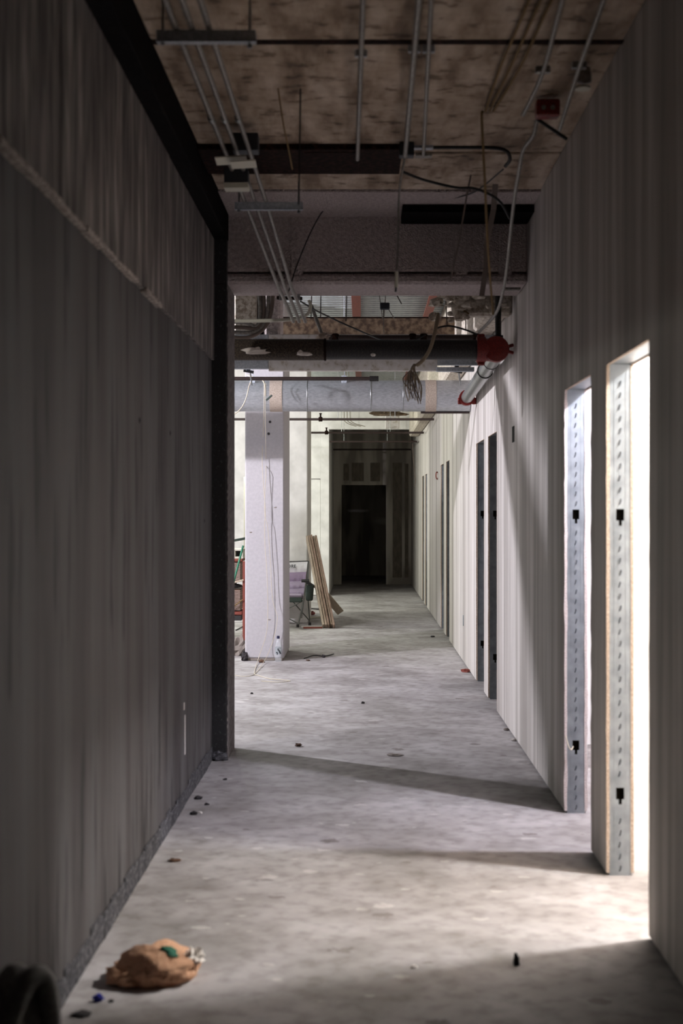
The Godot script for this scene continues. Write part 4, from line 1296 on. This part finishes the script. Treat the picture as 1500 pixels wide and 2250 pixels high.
# ------------------------------------------------------------------ things on the floor
func camp_chair() -> void:
	var d := 19.5
	var t := thing("camp_chair", "folding camp chair with padded lilac back behind the white column", "chair", at(-1.12, 0, d))
	var cxm := -1.13
	var hw := 0.36
	# padded back: a pale head panel, then three quilted panels leaning back
	var rows := [[0.865, 0.725, M.fab_pale, "head_panel"], [0.725, 0.60, M.fab_mauve, "back_panel"], [0.60, 0.50, M.fab_lilac, "back_panel"], [0.50, 0.41, M.fab_lilac, "back_panel"]]
	for q in rows:
		var st := mb()
		var nx := 16
		var ny := 6
		var g := []
		for j in ny + 1:
			var row := []
			var v := float(j) / ny
			var y: float = lerp(q[0], q[1], v)
			var w: float = hw * lerp(0.86, 1.0, clamp((y - 0.41) / 0.45, 0.0, 1.0))
			for i in nx + 1:
				var u := float(i) / nx * 2.0 - 1.0
				var puff: float = 0.03 * sin(PI * v) + 0.006 * sin(u * 26.0) * sin(PI * v)
				var sag: float = 0.03 * (1.0 - u * u)
				var back: float = 0.20 + (y - 0.45) * 0.32
				row.append(at(cxm + u * w, y - 0.012 * (1.0 - u * u), d + back + sag - puff))
			g.append(row)
		for j in ny:
			for i in nx:
				var n: Vector3 = (g[j + 1][i] - g[j][i]).cross(g[j][i + 1] - g[j][i]).normalized()
				if n.z < 0:
					n = -n
				quad(st, g[j][i], g[j][i + 1], g[j + 1][i + 1], g[j + 1][i], n)
				var o := Vector3(0, 0, -0.022)
				quad(st, g[j][i] + o, g[j][i + 1] + o, g[j + 1][i + 1] + o, g[j + 1][i] + o, -n)
		obj(q[3], st, q[2], t)
	var st := mb()
	tube(st, [at(cxm - hw - 0.01, 0.868, d + 0.345), at(cxm - 0.2, 0.855, d + 0.365), at(cxm + 0.2, 0.862, d + 0.365), at(cxm + hw + 0.01, 0.868, d + 0.345)], 0.010, 8)
	for s in [-1.0, 1.0]:
		tube(st, [at(cxm + s * (hw + 0.01), 0.868, d + 0.345), at(cxm + s * hw * 0.99, 0.62, d + 0.262), at(cxm + s * hw * 0.84, 0.42, d + 0.20)], 0.010, 8)
	obj("piping", st, M.dark_plastic, t)
	# printed letters on the head panel
	var tm := TextMesh.new()
	tm.text = "ORE"
	var ft := SystemFont.new()
	ft.font_names = PackedStringArray(["Droid Sans"])
	ft.font_weight = 700
	tm.font = ft
	tm.font_size = 32
	tm.pixel_size = 0.0019
	tm.depth = 0.004
	var lt := MeshInstance3D.new()
	lt.name = "lettering"
	lt.mesh = tm
	lt.material_override = M.ink
	t.add_child(lt)
	lt.transform = Transform3D(Basis(Vector3(1, 0, 0), -0.31), px(641, 1244, d + 0.262) - t.position)
	# seat
	st = mb()
	box(st, at(cxm, 0.40, d + 0.0), Vector3(hw * 1.75, 0.05, 0.46), 0.02, Basis(Vector3(1, 0, 0), -0.12))
	obj("seat", st, M.fab_lilac, t)
	st = mb()
	box(st, at(cxm, 0.365, d - 0.20), Vector3(hw * 1.7, 0.07, 0.03), 0.01)
	obj("seat_edge", st, M.fab_green, t)
	# arms
	for s in [-1.0, 1.0]:
		var a0 := at(cxm + s * 0.40 - 0.05 * s, 0.625, d - 0.26)
		var a1 := at(cxm + s * 0.40 + 0.02 * s, 0.545, d + 0.16)
		st = mb()
		bar(st, a0, a1, 0.075, 0.02, 0.008)
		var arm := obj("armrest", st, M.fab_grey, t)
		st = mb()
		tube(st, [a0 + Vector3(-0.05 * s, 0.0, 0.0), a0 + Vector3(0.055 * s, 0.0, 0.0)], 0.022, 10)
		obj("end_knob", st, M.dark_plastic, arm)
		st = mb()
		tube(st, [a1 + Vector3(0.02 * s, -0.005, 0.0), a1 + Vector3(0.06 * s, -0.03, 0.0)], 0.018, 8)
		obj("pivot", st, M.rubble_brown, arm)
		# cup pouch
		st = mb()
		var pc := (a0 + a1) / 2 + Vector3(0.015 * s, -0.03, 0.03)
		lathe(st, pc - Vector3(0, 0.21, 0), Vector3.UP, [[0.0, 0.0], [0.035, 0.0], [0.05, 0.015], [0.058, 0.12], [0.064, 0.21], [0.055, 0.21], [0.045, 0.02], [0.0, 0.015]], 14)
		obj("cup_pouch", st, M.fab_green, t)
		# legs: crossed at the sides and across
		var feet := [at(cxm + s * 0.25, 0.0, d - 0.30), at(cxm + s * 0.40, 0.0, d + 0.05)]
		st = mb()
		tube(st, [at(cxm + s * 0.33, 0.385, d - 0.18), feet[0]], 0.011, 8)
		var lg := obj("leg", st, M.frame_grey, t)
		st = mb()
		lathe(st, feet[0], Vector3.UP, [[0.0, 0.0], [0.022, 0.0], [0.02, 0.035], [0.012, 0.04]], 10)
		obj("foot", st, M.dark_plastic, lg)
		st = mb()
		tube(st, [at(cxm + s * 0.37, 0.40, d + 0.14), feet[1]], 0.011, 8)
		lg = obj("leg", st, M.frame_grey, t)
		st = mb()
		lathe(st, feet[1], Vector3.UP, [[0.0, 0.0], [0.022, 0.0], [0.02, 0.035], [0.012, 0.04]], 10)
		obj("foot", st, M.dark_plastic, lg)
		st = mb()
		tube(st, [at(cxm + s * 0.16, 0.36, d - 0.16), at(cxm + s * 0.40, 0.06, d + 0.03)], 0.008, 8)
		obj("brace", st, M.frame_grey, t)
		st = mb()
		tube(st, [a0 + Vector3(0.01 * s, -0.01, 0.0), at(cxm + s * 0.30, 0.12, d - 0.27)], 0.008, 8)
		obj("arm_post", st, M.frame_grey, t)
		st = mb()
		tube(st, [at(cxm + s * 0.37, 0.40, d + 0.14), at(cxm + s * 0.37, 0.86, d + 0.34)], 0.010, 8)
		obj("back_post", st, M.frame_grey, t)
	st = mb()
	tube(st, [at(cxm - 0.25, 0.05, d - 0.28), at(cxm + 0.33, 0.36, d - 0.19)], 0.008, 8)
	tube(st, [at(cxm + 0.25, 0.05, d - 0.28), at(cxm - 0.33, 0.36, d - 0.19)], 0.008, 8)
	obj("cross_brace", st, M.frame_grey, t)

func planks() -> void:
	# five boards stood against the pier's corner
	var labels := ["leftmost pale board of the bundle leaning on the pier", "second board from the left in the bundle leaning on the pier", "middle reddish board of the bundle leaning on the pier", "fourth board from the left in the leaning bundle", "rightmost brown board of the bundle leaning on the pier"]
	var ms := [M.wood_pale, M.wood, M.wood_red, M.wood, M.wood_red]
	for i in 5:
		var b := at(-0.525 + i * 0.035, 0.012, 19.05 - i * 0.01 + (0.05 if i == 3 else 0.0))
		var tp := at(-0.785 + i * 0.032, 1.185 + 0.008 * (i % 3), 19.93 - i * 0.012 + (0.04 if i == 3 else 0.0))
		var st := mb()
		var f := frame_of(tp - b)
		var dir := (tp - b).normalized()
		var x := Vector3(1, 0, 0)
		x = (x - dir * x.dot(dir)).normalized()
		box(st, (b + tp) / 2, Vector3(0.026, (tp - b).length(), 0.14), 0.003, Basis(x, dir, x.cross(dir)))
		tag(obj("wood_board", st, ms[i]), labels[i], "board", "boards leaning on the pier")
	var st := mb()
	var a := at(-0.545, 0.30, 21.05)
	var e := at(-0.335, 0.03, 21.3)
	var dir := (e - a).normalized()
	var sd := Vector3(0.79, 0.61, 0.1).normalized()
	sd = (sd - dir * sd.dot(dir)).normalized()
	box(st, (a + e) / 2 + Vector3(0, 0.02, 0), Vector3(0.11, (e - a).length(), 0.028), 0.004, Basis(sd, dir, sd.cross(dir)))
	tag(obj("board_offcut", st, M.wood_pale), "short wide board offcut propped aslant behind the leaning boards", "board")
	# strips lying about the chair
	for q in [[662, 1379, 708, 1378, 0.03, M.white_chip, "long white strip on the floor left of the leaning boards"], [666, 1381.5, 708, 1381, 0.014, M.brick_red, "dark red strip edge on the floor left of the leaning boards"], [678, 1359, 704, 1358, 0.05, M.plate_white, "pale lath on the floor between chair and leaning boards"], [684, 1339, 700, 1340, 0.02, M.rubble_dark, "thin dark strip on the floor behind the chair"]]:
		st = mb()
		bar(st, fl(q[0], q[1], 0.012), fl(q[2], q[3], 0.012), q[4], 0.022, 0.003)
		tag(obj("floor_strip", st, q[5]), q[6], "strip")
	st = mb()
	lump(st, fl(684, 1352, 0.03), Vector3(0.055, 0.032, 0.05), 19, 0.3)
	tag(obj("red_rag", st, M.red), "crumpled red rag on the floor by the chair's leg", "rag")

func bottle() -> void:
	var p := fl(611, 1451)
	p.z = -14.80
	p.x = (611 - CX) * 14.80 / F
	var t := thing("plastic_bottle", "clear plastic bottle with dark blue cap at the column's foot", "bottle", p)
	var st := mb()
	lathe(st, p, Vector3.UP, [[0.0, 0.004], [0.030, 0.0], [0.034, 0.012], [0.033, 0.06], [0.034, 0.13], [0.033, 0.165], [0.024, 0.20], [0.014, 0.225], [0.0125, 0.245]], 22)
	obj("body", st, M.clear_plastic, t)
	st = mb()
	lathe(st, p, Vector3.UP, [[0.0, 0.238], [0.0155, 0.238], [0.0155, 0.262], [0.013, 0.266], [0.0, 0.266]], 18)
	obj("cap", st, M.cap_navy, t)
	st = mb()
	lathe(st, p, Vector3.UP, [[0.0342, 0.075], [0.0347, 0.076], [0.0347, 0.150], [0.0342, 0.151]], 22)
	var lb := obj("label_sleeve", st, M.label_film, t)
	st = mb()
	for k in 7:
		var an := -1.9 + k * 0.22
		box(st, p + Vector3(cos(an + 2.6) * 0.0345, 0.085 + 0.011 * (k % 5), -sin(an + 2.6) * 0.0345 * -1.0), Vector3(0.009, 0.012 + 0.006 * (k % 3), 0.009), 0.001)
	obj("print", st, M.ink, lb)

func left_clutter() -> void:
	# seen in the slit between post and column
	var d := 17.2
	var t := thing("red_cart", "red framed cart stacked with slatted crates left of the column", "cart", at(-1.62, 0, d))
	var x0 := -1.95
	var x1 := -1.44
	for y in [[0.31, 0.35, "bottom_shelf"], [0.955, 0.99, "top_shelf"]]:
		var st := mb()
		slab(st, x0, x1 - 0.02, y[0], y[1], d, d + 0.5, 0.008)
		obj(y[2], st, M.brick_red, t)
	var st := mb()
	slab(st, x0 + 0.01, x1 - 0.03, 0.24, 0.305, d + 0.02, d + 0.48, 0.004)
	obj("under_tray", st, M.dark_plastic, t)
	for q in [[x0 + 0.02, d + 0.02], [x1, d + 0.02], [x0 + 0.02, d + 0.48], [x1, d + 0.48]]:
		st = mb()
		slab(st, q[0] - 0.015, q[0] + 0.015, 0.0, 0.96, q[1] - 0.015, q[1] + 0.015, 0.003)
		obj("leg", st, M.brick_red, t)
	for q in [[0.36, 0.62, "slatted cardboard crate on the red cart's lower shelf"], [0.71, 0.95, "slatted cardboard crate above the dark bundle on the red cart"]]:
		var c := thing("slatted_crate", q[2], "crate", at(-1.7, q[0], d + 0.25))
		st = mb()
		slab(st, x0 + 0.04, x1 - 0.05, q[0], q[1] - 0.003, d + 0.04, d + 0.45, 0.004)
		obj("core", st, M.rubble_brown, c)
		var y: float = q[0] + 0.004
		while y < q[1] - 0.012:
			st = mb()
			slab(st, x0 + 0.035, x1 - 0.045, y, y + 0.011, d + 0.03, d + 0.46, 0.002)
			obj("slat", st, M.cardboard, c)
			y += 0.0165
	st = mb()
	lump(st, at(-1.68, 0.655, d + 0.2), Vector3(0.19, 0.036, 0.14), 23, 0.3, 1.7)
	tag(obj("dark_bundle", st, M.rubble_dark), "dark rag bundle between the two slatted crates", "bundle")
	run("wood_lath", [at(-1.80, 0.64, d - 0.035), at(-1.44, 0.735, d - 0.035)], 0.012, M.wood_pale, "pale lath stuck across the dark rag bundle", "lath", "", 6)
	t = thing("tool_box", "white box with dark openings standing on top of the red cart", "box", at(-1.7, 0.99, d + 0.2))
	st = mb()
	slab(st, x0 + 0.03, x1 - 0.01, 0.99, 1.015, d + 0.03, d + 0.4, 0.004)
	slab(st, x0 + 0.03, x1 - 0.01, 1.085, 1.11, d + 0.03, d + 0.4, 0.004)
	for x in [x0 + 0.05, -1.68, -1.56, x1 - 0.03]:
		slab(st, x - 0.012, x + 0.012, 1.01, 1.09, d + 0.04, d + 0.39)
	obj("shell", st, M.plate_white, t)
	st = mb()
	slab(st, x0 + 0.05, x1 - 0.03, 1.012, 1.088, d + 0.2, d + 0.38, 0.004)
	obj("dark_inside", st, M.dark_plastic, t)
	st = mb()
	bar(st, at(-1.95, 1.14, d + 0.1), at(-1.42, 1.235, d + 0.25), 0.03, 0.03, 0.004)
	tag(obj("rail_piece", st, M.fab_green), "dark green rail lying aslant on the white box", "rail")
	run("green_handle", [at(-1.70, 0.0, 16.55), px(534, 1199, 16.75)], 0.0125, M.green_handle, "green broom handle leaning in the slit beside the column", "broom handle", "", 10)
	run("rope_end", curve([at(-1.62, 0.36, d - 0.03), at(-1.55, 0.42, d - 0.03), at(-1.45, 0.50, d - 0.03)], 4), 0.008, M.wire_tan, "pale rope end hanging by the cart's lower crate", "rope", "", 6)
	t = thing("wrapped_post", "thin white film-wrapped post standing close to the column's left edge", "post", at(-1.46, 0.0, 17.95))
	st = mb()
	slab(st, -1.50, -1.46, 0.0, 2.0, 17.9, 17.94, 0.004)
	obj("post", st, M.plate_white, t)
	st = mb()
	lump(st, at(-1.47, 0.62, 17.88), Vector3(0.045, 0.10, 0.03), 12, 0.4, 2.0)
	obj("bunched_film", st, M.fab_pale, t)
	for q in [[522, 1440, 0.16, 0.12, "large pale rubble lump at the foot of the dark post's slit"], [537, 1452, 0.06, 0.055, "dark rubble lump touching the column's left foot"], [530, 1434, 0.09, 0.03, "flat rubble shard behind the pale rubble lump"]]:
		st = mb()
		lump(st, fl(q[0], q[1], q[3] * 0.72), Vector3(q[2] * 0.6, q[3], q[2] * 0.5), int(q[0]), 0.35, 1.6)
		tag(obj("rubble_lump", st, M.rubble if q[2] > 0.1 else M.rubble_dark), q[4], "rubble", "rubble left of the column")

func paper_bag() -> void:
	var p := fl(345, 2150)
	var t := thing("paper_bag", "crumpled brown paper bag with a green print on the near floor", "bag", p)
	var st := mb()
	lump(st, p + Vector3(0.005, 0.046, 0.0), Vector3(0.132, 0.064, 0.13), 207, 0.13, 1.5, 48, 28, true)
	var body := obj("crumpled_body", st, M.paper, t)
	st = mb()
	lump(st, p + Vector3(-0.085, 0.026, 0.035), Vector3(0.075, 0.034, 0.08), 214, 0.24, 1.8, 28, 16, true)
	obj("open_mouth", st, M.paper, t)
	st = mb()
	lump(st, p + Vector3(0.05, 0.098, 0.03), Vector3(0.038, 0.011, 0.032), 31, 0.2, 2.0, 14, 8, false, Basis(Vector3(0, 0, 1), -0.45))
	obj("green_print", st, M.green_print, body)
	st = mb()
	lump(st, p + Vector3(0.118, 0.07, 0.0), Vector3(0.035, 0.026, 0.04), 57, 0.5, 2.4, 16, 10)
	obj("napkin", st, M.tissue, t)

func litter() -> void:
	var items := [
		[216, 2200, 0.020, 0.012, M.blue, "small blue cap on the near floor by the left wall"],
		[244, 2202, 0.009, 0.005, M.rubble_dark, "tiny dark crumb right of the blue cap"],
		[180, 2232, 0.030, 0.008, M.rubble_dark, "flat dark scrap nearest the lower left corner"],
		[280, 1943, 0.030, 0.016, M.rubble_brown, "dark brown stone against the left wall base, nearest of its kind"],
		[306, 1902, 0.020, 0.008, M.rubble_dark, "small dark chip beyond the brown stone by the left wall"],
		[384, 1893, 0.026, 0.008, M.rubble_brown, "thin brown splinter on the floor off the left wall"],
		[426, 1790, 0.022, 0.010, M.rubble_dark, "dark chip beside a white crumb near the left wall"],
		[440, 1788, 0.010, 0.007, M.white_chip, "white crumb beside a dark chip near the left wall"],
		[436, 1756, 0.022, 0.010, M.rubble_dark, "dark chip nearest the left wall halfway to the post"],
		[454, 1769, 0.013, 0.007, M.rubble_dark, "little dark chip right of the one nearest the wall"],
		[494, 1714, 0.012, 0.006, M.rubble_dark, "lone dark crumb just before the steel post"],
		[1134, 2122, 0.012, 0.022, M.rubble_dark, "dark upright nail stub on the right near floor"],
		[909, 2127, 0.013, 0.006, M.white_chip, "single bright white chip on the middle near floor"],
		[797, 1546, 0.014, 0.010, M.rubble_dark, "dark pebble in the middle of the corridor floor"],
		[553, 1525, 0.012, 0.008, M.rubble_dark, "dark crumb on the lit floor right of the post"],
		[1022, 1477, 0.045, 0.018, M.brick_red, "reddish brick shard by the foot of the right wall"],
		[575, 1456, 0.030, 0.018, M.rubble_brown, "yellow brown crumb at the column's front foot"],
		[711, 1445, 0.020, 0.018, M.rubble_dark, "dark pebble right of the column's foot"],
		[677, 1452, 0.02, 0.008, M.rubble_brown, "brown crumb just right of the column"],
		[865, 1660, 0.05, 0.006, M.rubble, "flat grey flake on the shaded middle floor"],
		[655, 1640, 0.025, 0.012, M.rubble_brown, "brown flake on the shaded floor past the post"],
		[1112, 1605, 0.02, 0.010, M.rubble, "grey crumb along the right wall foot"],
		[1128, 1628, 0.02, 0.010, M.white_chip, "pale crumb along the right wall foot"],
		[950, 1400, 0.03, 0.012, M.rubble_dark, "far dark crumb near the right wall"]]
	for q in items:
		var st := mb()
		lump(st, fl(q[0], q[1], q[3] * 0.75), Vector3(q[2], q[3], q[2] * 0.75), int(q[0] + q[1]), 0.35, 1.8, 10, 6)
		tag(obj("floor_crumb", st, q[4]), q[5], "debris", "crumbs strewn on the corridor floor")
	run("floor_twig", [fl(518, 1386, 0.008), fl(538, 1378, 0.02)], 0.008, M.rubble_dark, "dark stick on the floor in the slit left of the column", "stick", "", 6)
	run("floor_wire", curve([fl(668, 1448, 0.006), fl(690, 1441, 0.006), fl(712, 1443, 0.006), fl(733, 1438, 0.006)], 4), 0.005, M.wire_black, "thin black wire on the floor right of the column", "wire", "", 6)

func dark_bag() -> void:
	var t := thing("dark_sack", "slumped dark grey sack in the lower left corner by the wall", "sack", at(-0.83, 0, 3.4))
	var st := mb()
	lump(st, at(-0.835, 0.20, 3.42), Vector3(0.088, 0.255, 0.13), 311, 0.05, 0.9, 34, 22, true)
	obj("body", st, M.bag_dark, t)
	st = mb()
	tube(st, curve([at(-0.89, 0.16, 3.26), at(-0.85, 0.28, 3.28), at(-0.815, 0.39, 3.31), at(-0.785, 0.45, 3.36), at(-0.758, 0.42, 3.40), at(-0.748, 0.25, 3.42), at(-0.75, 0.05, 3.42)], 5), 0.026, 10)
	obj("rolled_fold", st, M.bag_dark, t)

func _ready() -> void:
	rng.seed = 1
	camera_and_light()
	make_materials()
	lamps()
	shell()
	wall_right()
	wall_left()
	beams()
	columns()
	sprinkler_pipes()
	conduits()
	cables()
	odds_overhead()
	camp_chair()
	planks()
	bottle()
	left_clutter()
	paper_bag()
	litter()
	dark_bag()
